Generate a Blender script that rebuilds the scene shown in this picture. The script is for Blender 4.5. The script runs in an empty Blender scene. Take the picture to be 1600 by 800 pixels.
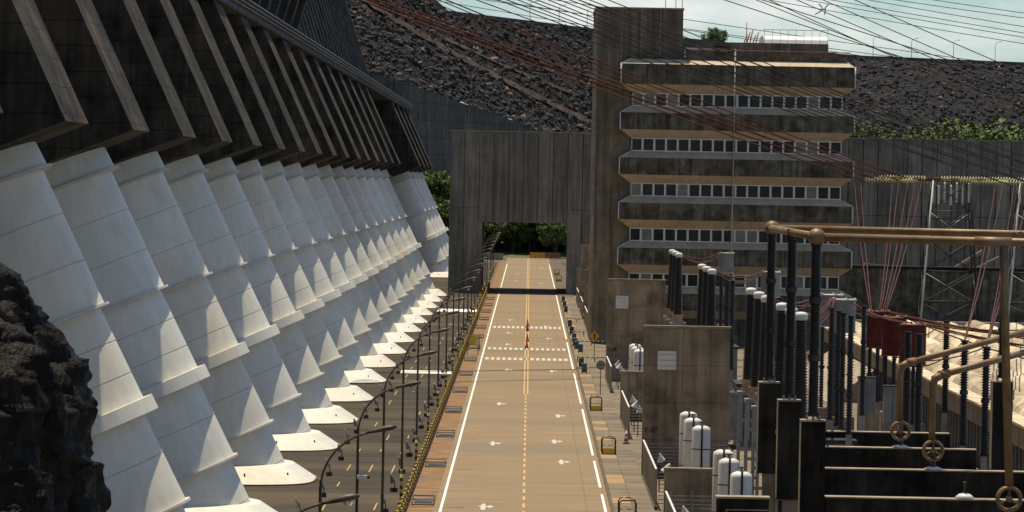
import bpy, bmesh, math, random
from mathutils import Vector, Matrix
from mathutils.bvhtree import BVHTree
rnd = random.Random(11)
S = bpy.context.scene
C = S.collection
# ------------------------------------------------------------------ camera
CAMZ = 18.2; FPX = 7200.0
yaw = math.atan(25.7/FPX); pit = math.atan(118.5/FPX); roll = math.radians(1.1)
fwd = Vector((-math.sin(yaw)*math.cos(pit), math.cos(yaw)*math.cos(pit), -math.sin(pit)))
rgt = Vector((math.cos(yaw), math.sin(yaw), 0)); upv = rgt.cross(fwd)
cr = rgt*math.cos(roll) + upv*math.sin(roll); cu = upv*math.cos(roll) - rgt*math.sin(roll)
cam = bpy.data.cameras.new('camera'); camo = bpy.data.objects.new('camera', cam); C.objects.link(camo)
cam.sensor_width = 36; cam.lens = 36*FPX/1600; cam.clip_start = 1; cam.clip_end = 20000
M4 = Matrix((cr, cu, -fwd)).transposed().to_4x4(); M4.translation = (0, 0, CAMZ)
camo.matrix_world = M4
S.camera = camo
def ray(px, py):
    return (fwd*FPX + cr*(px-800) - cu*(py-400)).normalized()
def at(px, py, Y):                      # the real point at distance Y behind a pixel of the photograph
    d = ray(px, py); t = Y/d.y
    return Vector((d.x*t, Y, CAMZ + d.z*t))
# ------------------------------------------------------------------ world and sun
SUN = Vector((-0.11, 0.22, 1.0)).normalized()
elev = math.asin(SUN.z); azi = math.atan2(SUN.x, SUN.y)
W = bpy.data.worlds.new('World'); S.world = W; W.use_nodes = True
wn = W.node_tree.nodes; wl = W.node_tree.links; wn.clear()
wo = wn.new('ShaderNodeOutputWorld'); bg = wn.new('ShaderNodeBackground'); sky = wn.new('ShaderNodeTexSky')
sky.sky_type = 'NISHITA'; sky.sun_disc = False; sky.sun_elevation = elev; sky.sun_rotation = azi
sky.air_density = 1.0; sky.dust_density = .25; sky.ozone_density = 2.5
tc = wn.new('ShaderNodeTexCoord'); mp = wn.new('ShaderNodeMapping'); mp.inputs['Scale'].default_value = (1, 1, 2.2)
mp.inputs['Location'].default_value = (0.35, 0.1, 0.0)
nz = wn.new('ShaderNodeTexNoise'); nz.inputs['Scale'].default_value = 20; nz.inputs['Detail'].default_value = 8; nz.inputs['Roughness'].default_value = .55
rp = wn.new('ShaderNodeValToRGB'); rp.color_ramp.elements[0].position = .505; rp.color_ramp.elements[1].position = .70
rp.color_ramp.elements[0].color = (0, 0, 0, 1); rp.color_ramp.elements[1].color = (.8, .8, .8, 1)
mx = wn.new('ShaderNodeMix'); mx.data_type = 'RGBA'; mx.inputs['B'].default_value = (9.8, 9.7, 9.3, 1)
tint = wn.new('ShaderNodeMix'); tint.data_type = 'RGBA'; tint.blend_type = 'MULTIPLY'; tint.inputs['Factor'].default_value = 1
tint.inputs['B'].default_value = (.80, .96, 1.07, 1)
wl.new(tc.outputs['Generated'], mp.inputs['Vector']); wl.new(mp.outputs[0], nz.inputs['Vector']); wl.new(nz.outputs[0], rp.inputs[0])
wl.new(rp.outputs[0], mx.inputs['Factor']); wl.new(sky.outputs[0], tint.inputs['A']); wl.new(tint.outputs['Result'], mx.inputs['A'])
wl.new(mx.outputs['Result'], bg.inputs['Color']); bg.inputs['Strength'].default_value = .077
wl.new(bg.outputs[0], wo.inputs[0])
sl = bpy.data.lights.new('sun', 'SUN'); sl.energy = 4.8; sl.angle = math.radians(.55); sl.color = (1, .88, .68)
so = bpy.data.objects.new('sun', sl); C.objects.link(so); so.rotation_euler = SUN.to_track_quat('Z', 'Y').to_euler(); so.location = (-60, 100, 300)
S.view_settings.view_transform = 'Standard'; S.view_settings.look = 'None'; S.view_settings.gamma = 1; S.view_settings.exposure = 0.32
# ------------------------------------------------------------------ materials
def lk(nt, a, b): nt.links.new(a, b)
def mat(name, c1, c2, scale=.6, rough=.85, metal=0.0, streak=0.0, bump=.15, lift=0.0, c3=None, c3amt=.5, c3scale=.15, stretch=(1, 1, 1), fine=6.0, spec=.10, bumpdist=.05, liftdark=.45, var=0.0):
    m = bpy.data.materials.new(name); m.use_nodes = True
    nt = m.node_tree; n = nt.nodes; b = n['Principled BSDF']
    g = n.new('ShaderNodeNewGeometry'); mpn = n.new('ShaderNodeMapping'); mpn.inputs['Scale'].default_value = stretch
    lk(nt, g.outputs['Position'], mpn.inputs['Vector'])
    n1 = n.new('ShaderNodeTexNoise'); n1.inputs['Scale'].default_value = scale; n1.inputs['Detail'].default_value = 9; n1.inputs['Roughness'].default_value = .65
    lk(nt, mpn.outputs[0], n1.inputs['Vector'])
    r = n.new('ShaderNodeValToRGB'); r.color_ramp.elements[0].position = .34; r.color_ramp.elements[1].position = .66
    r.color_ramp.elements[0].color = (*c1, 1); r.color_ramp.elements[1].color = (*c2, 1)
    lk(nt, n1.outputs[0], r.inputs[0]); col = r.outputs[0]
    if c3:
        n3 = n.new('ShaderNodeTexNoise'); n3.inputs['Scale'].default_value = c3scale; n3.inputs['Detail'].default_value = 5
        lk(nt, mpn.outputs[0], n3.inputs['Vector'])
        r3 = n.new('ShaderNodeValToRGB'); r3.color_ramp.elements[0].position = .48; r3.color_ramp.elements[1].position = .68
        r3.color_ramp.elements[0].color = (0, 0, 0, 1); r3.color_ramp.elements[1].color = (c3amt, c3amt, c3amt, 1)
        x = n.new('ShaderNodeMix'); x.data_type = 'RGBA'; x.inputs['B'].default_value = (*c3, 1)
        lk(nt, n3.outputs[0], r3.inputs[0]); lk(nt, r3.outputs[0], x.inputs['Factor']); lk(nt, col, x.inputs['A']); col = x.outputs['Result']
    if streak:
        ms = n.new('ShaderNodeMapping'); ms.inputs['Scale'].default_value = (1.6, 1.6, .09)
        lk(nt, g.outputs['Position'], ms.inputs['Vector'])
        ns = n.new('ShaderNodeTexNoise'); ns.inputs['Scale'].default_value = 1.1; ns.inputs['Detail'].default_value = 7; ns.inputs['Roughness'].default_value = .7
        lk(nt, ms.outputs[0], ns.inputs['Vector'])
        rs = n.new('ShaderNodeValToRGB'); rs.color_ramp.elements[0].position = .36; rs.color_ramp.elements[1].position = .62
        d = 1-streak; rs.color_ramp.elements[0].color = (d, d, d, 1); rs.color_ramp.elements[1].color = (1, 1, 1, 1)
        x = n.new('ShaderNodeMix'); x.data_type = 'RGBA'; x.blend_type = 'MULTIPLY'; x.inputs['Factor'].default_value = 1
        lk(nt, ns.outputs[0], rs.inputs[0]); lk(nt, col, x.inputs['A']); lk(nt, rs.outputs[0], x.inputs['B']); col = x.outputs['Result']
    if lift:
        sp = n.new('ShaderNodeSeparateXYZ'); lk(nt, g.outputs['Position'], sp.inputs[0])
        nw = n.new('ShaderNodeTexNoise'); nw.inputs['Scale'].default_value = .5; nw.inputs['Detail'].default_value = 4
        lk(nt, g.outputs['Position'], nw.inputs['Vector'])
        a = n.new('ShaderNodeMath'); a.operation = 'MULTIPLY_ADD'; a.inputs[1].default_value = .25
        lk(nt, nw.outputs[0], a.inputs[0]); lk(nt, sp.outputs['Z'], a.inputs[2])
        dv = n.new('ShaderNodeMath'); dv.operation = 'DIVIDE'; dv.inputs[1].default_value = lift; lk(nt, a.outputs[0], dv.inputs[0])
        fr = n.new('ShaderNodeMath'); fr.operation = 'FRACT'; lk(nt, dv.outputs[0], fr.inputs[0])
        rl = n.new('ShaderNodeValToRGB'); rl.color_ramp.interpolation = 'EASE'
        rl.color_ramp.elements[0].position = 0; rl.color_ramp.elements[0].color = (liftdark, liftdark, liftdark, 1)
        rl.color_ramp.elements[1].position = .07; rl.color_ramp.elements[1].color = (1, 1, 1, 1)
        lk(nt, fr.outputs[0], rl.inputs[0])
        x = n.new('ShaderNodeMix'); x.data_type = 'RGBA'; x.blend_type = 'MULTIPLY'; x.inputs['Factor'].default_value = 1
        lk(nt, col, x.inputs['A']); lk(nt, rl.outputs[0], x.inputs['B']); col = x.outputs['Result']
    if var:
        oi = n.new('ShaderNodeObjectInfo'); mr = n.new('ShaderNodeMapRange'); mr.inputs['To Min'].default_value = 1-var; mr.inputs['To Max'].default_value = 1+var*.7
        lk(nt, oi.outputs['Random'], mr.inputs['Value'])
        x = n.new('ShaderNodeMix'); x.data_type = 'RGBA'; x.blend_type = 'MULTIPLY'; x.inputs['Factor'].default_value = 1
        lk(nt, col, x.inputs['A']); lk(nt, mr.outputs[0], x.inputs['B']); col = x.outputs['Result']
    lk(nt, col, b.inputs['Base Color'])
    b.inputs['Roughness'].default_value = rough; b.inputs['Metallic'].default_value = metal; b.inputs['Specular IOR Level'].default_value = spec
    if bump:
        nb = n.new('ShaderNodeTexNoise'); nb.inputs['Scale'].default_value = fine; nb.inputs['Detail'].default_value = 6
        lk(nt, mpn.outputs[0], nb.inputs['Vector'])
        bp = n.new('ShaderNodeBump'); bp.inputs['Strength'].default_value = bump; bp.inputs['Distance'].default_value = bumpdist
        lk(nt, nb.outputs[0], bp.inputs['Height']); lk(nt, bp.outputs[0], b.inputs['Normal'])
    return m
MT = {}
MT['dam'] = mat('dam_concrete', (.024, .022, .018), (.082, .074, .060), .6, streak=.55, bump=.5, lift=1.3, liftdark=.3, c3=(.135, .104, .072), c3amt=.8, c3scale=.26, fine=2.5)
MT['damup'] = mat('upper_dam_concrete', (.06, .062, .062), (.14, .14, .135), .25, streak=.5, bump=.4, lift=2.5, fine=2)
MT['wing'] = mat('wing_concrete', (.085, .086, .080), (.165, .166, .155), .12, streak=.6, bump=.3, lift=4.0, fine=1.5)
MT['pipe'] = mat('pipe_white_paint', (.60, .58, .495), (.70, .685, .605), .3, rough=.5, streak=.12, bump=.03, c3=(.60, .49, .33), c3amt=.6, c3scale=.035, spec=.35)
MT['piped'] = mat('pipe_flange_paint', (.46, .43, .37), (.60, .57, .51), .5, rough=.6, bump=.05)
MT['panel'] = mat('precast_panel_concrete', (.18, .165, .135), (.31, .285, .235), .3, streak=.45, bump=.25, c3=(.15, .135, .11), c3amt=.5, fine=3, var=.16)
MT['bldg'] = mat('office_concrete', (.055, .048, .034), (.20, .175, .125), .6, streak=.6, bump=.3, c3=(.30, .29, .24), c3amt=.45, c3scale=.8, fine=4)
MT['bslope'] = mat('office_ledge_concrete', (.46, .37, .26), (.60, .49, .36), .5, streak=.2, bump=.2, fine=4)  # cleaner concrete, made paler still for ground bounce light put into the colour
MT['tower'] = mat('stair_tower_concrete', (.15, .128, .09), (.29, .25, .18), .3, streak=.55, bump=.3, fine=3)
MT['fire'] = mat('firewall_concrete', (.24, .185, .125), (.39, .31, .215), .55, streak=.4, bump=.3, c3=(.07, .06, .05), c3amt=.6, c3scale=.5, fine=5)
MT['dark'] = mat('dark_stained_concrete', (.012, .011, .010), (.050, .045, .037), .6, streak=.6, bump=.4, fine=5)
MT['edge'] = mat('pale_edge_concrete', (.20, .165, .12), (.36, .30, .22), 1.2, bump=.2)  # pale concrete for copings, also used to paint sunlit edges
MT['tan'] = mat('powerhouse_concrete', (.30, .25, .18), (.46, .40, .31), .4, streak=.35, bump=.2, fine=3)
MT['shell'] = mat('cream_roof_shell', (.40, .325, .22), (.60, .515, .385), .35, rough=.7, bump=.15, c3=(.28, .22, .145), c3amt=.7, c3scale=.4, var=.30)
MT['siding'] = mat('blue_grey_siding', (.10, .12, .14), (.17, .19, .21), .8, rough=.6, bump=.1)
MT['road'] = mat('road_concrete', (.185, .134, .079), (.265, .196, .122), 1.3, rough=.8, bump=.2, stretch=(.12, 1.0, 1), c3=(.150, .132, .095), c3amt=.7, c3scale=.05, fine=3)
MT['yard'] = mat('yard_asphalt', (.030, .026, .020), (.070, .056, .040), .6, rough=.85, bump=.2, stretch=(.10, 1, 1), c3=(.13, .098, .06), c3amt=.55, c3scale=.06, fine=4)
MT['verge'] = mat('verge_dirt', (.12, .068, .032), (.30, .180, .088), .7, bump=.4, stretch=(.5, 1, 1), c3=(.14, .11, .08), c3amt=.6, fine=5)
MT['walk'] = mat('footway_concrete', (.115, .094, .068), (.23, .185, .132), .5, bump=.2, c3=(.11, .095, .075), c3amt=.6, stretch=(.4, 1, 1), fine=4)
MT['walk2'] = mat('footway_slab_ochre', (.25, .16, .075), (.36, .245, .13), .7, bump=.2, stretch=(.4, 1, 1), fine=4)
MT['kerb'] = mat('kerb_stone', (.07, .055, .042), (.15, .12, .09), .8, bump=.2)
MT['ground'] = mat('ground_earth', (.06, .05, .038), (.13, .11, .08), .05, bump=.3)
MT['white'] = mat('white_road_paint', (.62, .61, .56), (.76, .75, .70), 1.5, rough=.7, bump=.05)
MT['worn'] = mat('worn_white_paint', (.36, .33, .27), (.58, .55, .48), 2.5, rough=.8, bump=.05)
MT['yellow'] = mat('yellow_road_paint', (.42, .27, .11), (.56, .38, .17), 1.5, rough=.7, bump=.05)
MT['ypaint'] = mat('yellow_paint', (.55, .38, .05), (.68, .50, .09), 2, rough=.5, bump=.03)
MT['black'] = mat('black_paint', (.012, .012, .012), (.028, .027, .025), 3, rough=.5, bump=.03)
MT['insul'] = mat('black_silicone_insulator', (.008, .009, .010), (.022, .023, .025), 2, rough=.35, bump=.02, spec=.5)
MT['cap'] = mat('white_aluminium_cap', (.55, .56, .54), (.70, .70, .67), 2, rough=.45, bump=.03)
MT['bus'] = mat('brown_bus_pipe', (.15, .10, .055), (.25, .175, .105), 1.2, rough=.5, metal=.25, bump=.08)
MT['wire'] = mat('weathered_conductor', (.055, .020, .011), (.115, .045, .026), .4, rough=.6, metal=.3, bump=0)
MT['wired'] = mat('dark_conductor', (.02, .018, .018), (.05, .045, .045), .4, rough=.6, metal=.3, bump=0)  # near black: silhouette against the bright sky put into the colour
MT['steel'] = mat('galvanised_steel', (.20, .20, .19), (.34, .335, .32), 2, rough=.5, metal=.4, bump=.03)
MT['steeld'] = mat('dark_steel', (.03, .03, .03), (.075, .07, .062), 2, rough=.5, metal=.4, bump=.03)
MT['pole'] = mat('lamp_pole_paint', (.05, .042, .034), (.10, .085, .066), 2, rough=.5, metal=.3, bump=.03)
MT['grey'] = mat('grey_enamel', (.19, .20, .195), (.28, .285, .275), 1, rough=.45, bump=.03, streak=.15)
MT['red'] = mat('dark_red_enamel', (.085, .018, .016), (.15, .035, .030), 1.2, rough=.5, bump=.05, streak=.3, c3=(.06, .02, .02), c3amt=.5, c3scale=1.0)
MT['rust'] = mat('rusty_steel', (.16, .07, .035), (.30, .16, .09), 2, rough=.7, bump=.1)
MT['tank'] = mat('white_tank_enamel', (.60, .61, .59), (.74, .74, .71), .8, rough=.4, bump=.02, streak=.12)
MT['pink'] = mat('salmon_pedestal', (.32, .20, .14), (.46, .31, .23), 1.5, rough=.6, bump=.05)
MT['glass'] = mat('dark_window_glass', (.008, .010, .013), (.035, .038, .046), .35, rough=.12, bump=0, spec=.2)
MT['lens'] = mat('lamp_lens', (.35, .36, .36), (.5, .5, .48), 2, rough=.15, bump=0, spec=.6)
MT['blue'] = mat('teal_bin_plastic', (.03, .075, .095), (.07, .13, .15), 2, rough=.5, bump=.03)
MT['orange'] = mat('traffic_cone_red', (.38, .045, .015), (.52, .08, .03), 2, rough=.5, bump=.03)
MT['amber'] = mat('amber_sign_paint', (.50, .24, .025), (.62, .33, .05), 2, rough=.5, bump=.02)
MT['rock'] = mat('basalt_rock', (.022, .020, .019), (.105, .085, .070), .5, rough=.8, bump=.9, c3=(.17, .14, .105), c3amt=.45, c3scale=.9, fine=3, bumpdist=.2)
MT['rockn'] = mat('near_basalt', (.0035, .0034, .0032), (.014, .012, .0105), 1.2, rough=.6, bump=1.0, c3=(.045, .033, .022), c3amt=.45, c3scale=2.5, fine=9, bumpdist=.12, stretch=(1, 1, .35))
MT['rubble'] = mat('rockfill_rubble', (.006, .0065, .008), (.034, .032, .034), .5, rough=.9, bump=.9, c3=(.016, .020, .027), c3amt=.5, c3scale=.05, fine=1.3, bumpdist=.5)
MT['boulder'] = mat('rockfill_boulder', (.010, .010, .011), (.080, .072, .068), .35, rough=.9, bump=.5, c3=(.020, .026, .034), c3amt=.6, c3scale=.06, fine=2, bumpdist=.2)
MT['paleb'] = mat('pale_boulder', (.10, .088, .075), (.24, .21, .18), .6, rough=.9, bump=.4)
MT['berm'] = mat('red_dirt_track', (.040, .028, .021), (.085, .060, .045), .2, bump=.6, fine=1)
MT['leaf'] = mat('tree_leaf', (.040, .070, .018), (.11, .15, .038), .35, rough=.6, bump=0, c3=(.14, .16, .05), c3amt=.5, c3scale=.6)
MT['bark'] = mat('tree_bark', (.05, .04, .03), (.11, .09, .07), 2, bump=.5)
MT['grass'] = mat('verge_grass', (.05, .085, .018), (.12, .16, .04), .2, bump=.5)
MT['wood'] = mat('bleached_timber', (.30, .22, .14), (.44, .34, .23), 1.5, bump=.15)
MT['glassins'] = mat('yellow_glass_insulator', (.38, .38, .17), (.55, .54, .28), 3, rough=.2, bump=0, spec=.6)
MT['ceramic'] = mat('white_ceramic_insulator', (.55, .55, .52), (.72, .72, .68), 3, rough=.3, bump=0, spec=.5)
MT['crane'] = mat('red_white_mast', (.35, .07, .04), (.5, .14, .09), 2, rough=.6, bump=0)
MT['metalroof'] = mat('white_metal_roof', (.62, .63, .62), (.76, .76, .74), .8, rough=.35, bump=.03)
def striped(name, axis, period, ca, cb):
    m = bpy.data.materials.new(name); m.use_nodes = True; nt = m.node_tree; n = nt.nodes; b = n['Principled BSDF']
    g = n.new('ShaderNodeNewGeometry'); sp = n.new('ShaderNodeSeparateXYZ'); lk(nt, g.outputs['Position'], sp.inputs[0])
    dv = n.new('ShaderNodeMath'); dv.operation = 'DIVIDE'; dv.inputs[1].default_value = period; lk(nt, sp.outputs[axis], dv.inputs[0])
    fr = n.new('ShaderNodeMath'); fr.operation = 'FRACT'; lk(nt, dv.outputs[0], fr.inputs[0])
    gt = n.new('ShaderNodeMath'); gt.operation = 'GREATER_THAN'; gt.inputs[1].default_value = .5; lk(nt, fr.outputs[0], gt.inputs[0])
    x = n.new('ShaderNodeMix'); x.data_type = 'RGBA'; x.inputs['A'].default_value = (*ca, 1); x.inputs['B'].default_value = (*cb, 1)
    lk(nt, gt.outputs[0], x.inputs['Factor']); lk(nt, x.outputs['Result'], b.inputs['Base Color']); b.inputs['Roughness'].default_value = .55
    return m
MT['hazz'] = striped('black_yellow_post_bands', 'Z', .42, (.015, .015, .014), (.55, .38, .06))
MT['hazy'] = striped('black_yellow_chain', 'Y', .9, (.02, .02, .018), (.55, .40, .07))
MT['hazx'] = striped('black_yellow_rail_bands', 'X', .5, (.02, .02, .018), (.48, .34, .07))
MT['redwhite'] = striped('red_white_cone_bands', 'Z', .34, (.45, .06, .02), (.7, .68, .64))
# ------------------------------------------------------------------ mesh helpers
class MB:
    def __init__(s): s.v = []; s.f = []; s.sm = []
    def add(s, vs, fs, smooth=False):
        o = len(s.v); s.v += [tuple(v) for v in vs]; s.f += [tuple(i+o for i in f) for f in fs]; s.sm += [smooth]*len(fs); return s
    def box(s, x0, x1, y0, y1, z0, z1):
        return s.add([(x0,y0,z0),(x1,y0,z0),(x1,y1,z0),(x0,y1,z0),(x0,y0,z1),(x1,y0,z1),(x1,y1,z1),(x0,y1,z1)],
            [(3,2,1,0),(4,5,6,7),(0,1,5,4),(1,2,6,5),(2,3,7,6),(3,0,4,7)])
    def prism(s, poly, y0, y1):          # poly: (x, z) points extruded along Y
        n = len(poly); vs = [(x,y0,z) for x,z in poly]+[(x,y1,z) for x,z in poly]
        a = sum(poly[i][0]*poly[(i+1)%n][1]-poly[(i+1)%n][0]*poly[i][1] for i in range(n))
        fs = [tuple(range(n)), tuple(range(2*n-1, n-1, -1))]+[((i+1)%n, i, i+n, (i+1)%n+n) for i in range(n)]
        if a < 0: fs = [f[::-1] for f in fs]
        return s.add(vs, fs)
    def tube(s, pts, r, seg=8, caps=True):
        pts = [Vector(p) for p in pts]; n = len(pts); R = r if isinstance(r, (list, tuple)) else [r]*n
        vs = []; fs = []; prev = None
        for i, p in enumerate(pts):
            t = (pts[min(i+1,n-1)]-pts[max(i-1,0)]).normalized()
            if prev is None:
                ref = Vector((0,0,1)) if abs(t.z) < .9 else Vector((0,1,0)); a = t.cross(ref).normalized()
            else: a = (prev - t*prev.dot(t)).normalized()
            b = t.cross(a); prev = a
            for k in range(seg):
                an = 2*math.pi*k/seg; vs.append(p+(a*math.cos(an)+b*math.sin(an))*R[i])
        for i in range(n-1):
            for k in range(seg):
                k2 = (k+1)%seg; fs.append((i*seg+k, i*seg+k2, (i+1)*seg+k2, (i+1)*seg+k))
        s.add(vs, fs, True)
        if caps: s.add([], []); o = len(s.v)-len(vs); s.f += [tuple(o+k for k in range(seg))[::-1], tuple(o+(n-1)*seg+k for k in range(seg))]; s.sm += [False, False]
        return s
    def lathe(s, prof, c=(0,0,0), seg=16, ax=None, smooth=True):   # prof: (r, h) along +Z or axis frame
        c = Vector(c)
        if ax is None: X, Yv, Z = Vector((1,0,0)), Vector((0,1,0)), Vector((0,0,1))
        else: X, Yv, Z = ax
        vs = []; fs = []
        for r, h in prof:
            for k in range(seg):
                an = 2*math.pi*k/seg; vs.append(c+X*(r*math.cos(an))+Yv*(r*math.sin(an))+Z*h)
        for i in range(len(prof)-1):
            for k in range(seg):
                k2 = (k+1)%seg; fs.append((i*seg+k, i*seg+k2, (i+1)*seg+k2, (i+1)*seg+k))
        s.add(vs, fs, smooth); o = len(s.v)-len(vs)
        s.f += [tuple(o+k for k in range(seg))[::-1], tuple(o+(len(prof)-1)*seg+k for k in range(seg))]; s.sm += [False]*2
        return s
    def mesh(s, name, m):
        me = bpy.data.meshes.new(name); me.from_pydata(s.v, [], s.f)
        me.polygons.foreach_set('use_smooth', s.sm); me.materials.append(MT[m] if isinstance(m, str) else m)
        me.update(); return me
    def build(s, name, m, parent=None, sharp=None):
        me = s.mesh(name, m)
        if sharp: me.set_sharp_from_angle(angle=math.radians(sharp))
        return link(name, me, parent)
def link(name, me, parent=None, loc=None, rot=None):
    o = bpy.data.objects.new(name, me); C.objects.link(o)
    if parent: o.parent = parent
    if loc is not None: o.location = loc
    if rot is not None: o.rotation_euler = rot
    return o
def tag(o, label=None, cat=None, group=None, kind=None):
    if label: o['label'] = label
    if cat: o['category'] = cat
    if group: o['group'] = group
    if kind: o['kind'] = kind
    return o
def thing(name, label, cat, loc=(0,0,0), group=None):
    o = bpy.data.objects.new(name, None); C.objects.link(o); o.location = loc; o.empty_display_size = .5
    return tag(o, label, cat, group)
def copy_tree(o, parent=None):
    c = o.copy(); C.objects.link(c); c.parent = parent
    for ch in list(o.children): copy_tree(ch, c)
    return c
def dup(o, loc, label=None):
    c = copy_tree(o); c.location = loc
    if label: c['label'] = label
    return c
def text_mesh(txt, size, m, name='lettering', th=.01):
    cu_ = bpy.data.curves.new(name, 'FONT'); cu_.body = txt; cu_.size = size; cu_.extrude = th; cu_.align_x = 'CENTER'; cu_.align_y = 'CENTER'
    to = bpy.data.objects.new(name, cu_); C.objects.link(to); dg = bpy.context.evaluated_depsgraph_get(); dg.update()
    me = bpy.data.meshes.new_from_object(to.evaluated_get(dg)); bpy.data.objects.remove(to); bpy.data.curves.remove(cu_)
    me.name = name; me.materials.clear(); me.materials.append(MT[m]); return me
# ================================================================== SETTING: ground sheets
def sheet(name, x0, x1, y0, y1, z, m, label=None):
    o = MB().add([(x0,y0,z),(x1,y0,z),(x1,y1,z),(x0,y1,z)], [(0,1,2,3)]).build(name, m); o['kind'] = 'structure'
    if label: o['label'] = label
    return o
sheet('ground', -4000, 4000, -400, 9000, -.06, 'ground')
sheet('asphalt_yard', -37, -6.38, -40, 1010, -.004, 'yard', 'dark asphalt yard under the white penstocks')
sheet('road_verge', -6.4, -4.92, -40, 1040, .004, 'verge', 'reddish dirt verge between chain fence and road')
road = sheet('road', -4.95, 4.86, -40, 1080, .010, 'road', 'straight tan concrete service road')
sheet('service_yard', 7.2, 29.4, -40, 738, -.002, 'walk', 'concrete yard of the transformer bays')
fw = MB().box(4.98, 7.22, -40, 1040, -.3, .118).build('footway', 'kerb'); fw['kind'] = 'structure'
kb = MB(); kb.box(4.84, 4.98, -40, 1040, -.3, .135); k = kb.build('kerb', 'kerb'); k['kind'] = 'structure'
kb = MB(); kb.box(-6.62, -6.40, -40, 1010, -.3, .16); k = kb.build('kerb', 'walk'); k['kind'] = 'structure'
y = 236.0; i = 0
slabA = MB().box(-.52, .52, -2.08, 2.08, 0, .035).mesh('footway_slab', 'walk'); slabO = MB().box(-.52, .52, -2.08, 2.08, 0, .035).mesh('footway_slab', 'walk2')
slabB = MB().box(-.575, .575, -2.08, 2.08, 0, .033).mesh('footway_slab', 'walk')
while y < 720:
    link('footway_slab', slabO if (i % 5 == 1 or i % 7 == 3) else slabA, fw, (5.53, y, .115)); link('footway_slab', slabB, fw, (6.66, y, .115))
    y += 4.2; i += 1
# painted markings on the road (children of the road)
def mark(name, x0, x1, y0, y1, m, z=.016): return MB().add([(x0,y0,z),(x1,y0,z),(x1,y1,z),(x0,y1,z)], [(0,1,2,3)]).build(name, m, road)
mark('edge_line', -4.64, -4.49, 100, 737, 'white'); mark('edge_line', -4.64, -4.49, 780, 1000, 'white')
ys = [100, 268, 274, 300, 306, 368, 377, 436, 446, 520, 530, 740, 781, 1000]
for a, b in zip(ys[::2], ys[1::2]): mark('edge_line', 4.46, 4.61, a, b, 'white')
mark('lane_joint', 3.50, 3.53, 100, 735, 'kerb', .014)
for y0 in range(100, 390, 6): mark('centre_dash', -.07, .07, y0, y0+3.2, 'yellow')
for x0 in (-.20, .10): mark('centre_line', x0, x0+.11, 392, 1070, 'yellow')
def crossline(y0, dy):
    n = 15
    for q in range(n):
        x = -4.3 + 8.6*(q+.5)/n; mark('crossing_dash', x-.17, x+.17, y0, y0+dy, 'worn')
crossline(466, 6.0); crossline(494, 6.0); crossline(566, 8)
arrow = MB(); L = 5.2
arrow.add([(-.13,0,0),(.13,0,0),(.13,2.2,0),(.30,2.2,0),(.30,1.4,0),(.62,2.6,0),(.30,3.8,0),(.30,3.0,0),(.13,3.0,0),(.13,4.0,0),(0,5.2,0),(-.13,4.0,0),(-.13,3.1,0),(-.32,2.6,0),(-.13,2.1,0)],
  [tuple(range(15))])
am = arrow.mesh('lane_arrow', 'worn')
for px, py in ((755,792),(770,693),(780,631),(877,722),(872,650),(792,578),(862,580),(792,538),(856,529),(794,520),(797,500),(852,510),(866,690),(806,439),(808,428),(845,443),(845,418)):
    t = CAMZ/(-ray(px, py).z); p = ray(px, py)*t; link('lane_arrow', am, road, (p.x, p.y-2.5, .017))
yardo = bpy.data.objects['asphalt_yard']
def ymark(name, x0, x1, y0, y1, m): return MB().add([(x0,y0,.006),(x1,y0,.006),(x1,y1,.006),(x0,y1,.006)], [(0,1,2,3)]).build(name, m, yardo)
ymark('painted_band', -11.8, -7.0, 430, 436.5, 'white'); ymark('painted_band', -12.5, -7.0, 632, 645, 'white')
for y0 in range(216, 700, 17):
    for xx in (-8.2, -9.6, -11.0):
        if rnd.random() < .75: ymark('bay_dash', xx-.035, xx+.035, y0+rnd.random()*6, y0+7.5, 'yellow')
# ================================================================== DAM
dam = thing('concrete_dam', 'massive dark stained concrete dam with sloping buttress ribs above the penstocks', 'dam', (-34, 560, 0))
def dpart(mb, name, m, shift=(34, -560, 0)):
    o = mb.build(name, m, dam); o.location = shift; return o
ribpoly = [(-20.2, 20.4), (-25.75, 32.3), (-44, 32.3), (-44, 14.0), (-36.2, 14.0)]
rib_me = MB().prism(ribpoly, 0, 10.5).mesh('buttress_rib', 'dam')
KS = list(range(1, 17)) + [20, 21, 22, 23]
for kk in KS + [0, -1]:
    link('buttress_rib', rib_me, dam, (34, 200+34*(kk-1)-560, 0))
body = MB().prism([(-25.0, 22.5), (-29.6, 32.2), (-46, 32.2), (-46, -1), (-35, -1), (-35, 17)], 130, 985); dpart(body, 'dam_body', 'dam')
# ledge with its stepped edge beams
dpart(MB().prism([(-25.45, 32.303), (-25.45, 32.75), (-40, 32.75), (-40, 32.303)], 128, 990), 'ledge', 'damup')
for q in range(4):
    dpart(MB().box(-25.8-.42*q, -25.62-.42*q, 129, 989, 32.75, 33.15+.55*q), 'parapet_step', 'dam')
for q in range(3):
    dpart(MB().tube([(-25.55, 129, 33.15+.4*q), (-25.55, 989, 33.15+.4*q)], .05, 5), 'handrail', 'steel')
# upper face with its close-set ribs
dpart(MB().prism([(-33.3, 32.8), (-56, 101), (-90, 101), (-90, -1), (-48, -1), (-48, 32.8)], 60, 988), 'upper_face', 'damup')
ur = MB().prism([(-32.2, 32.7), (-33.6, 32.7), (-56.3, 101), (-54.9, 101)], 0, 1.6).mesh('upper_rib', 'damup')
for q in range(46): link('upper_rib', ur, dam, (34, 300+15*q-560, 0))
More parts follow.
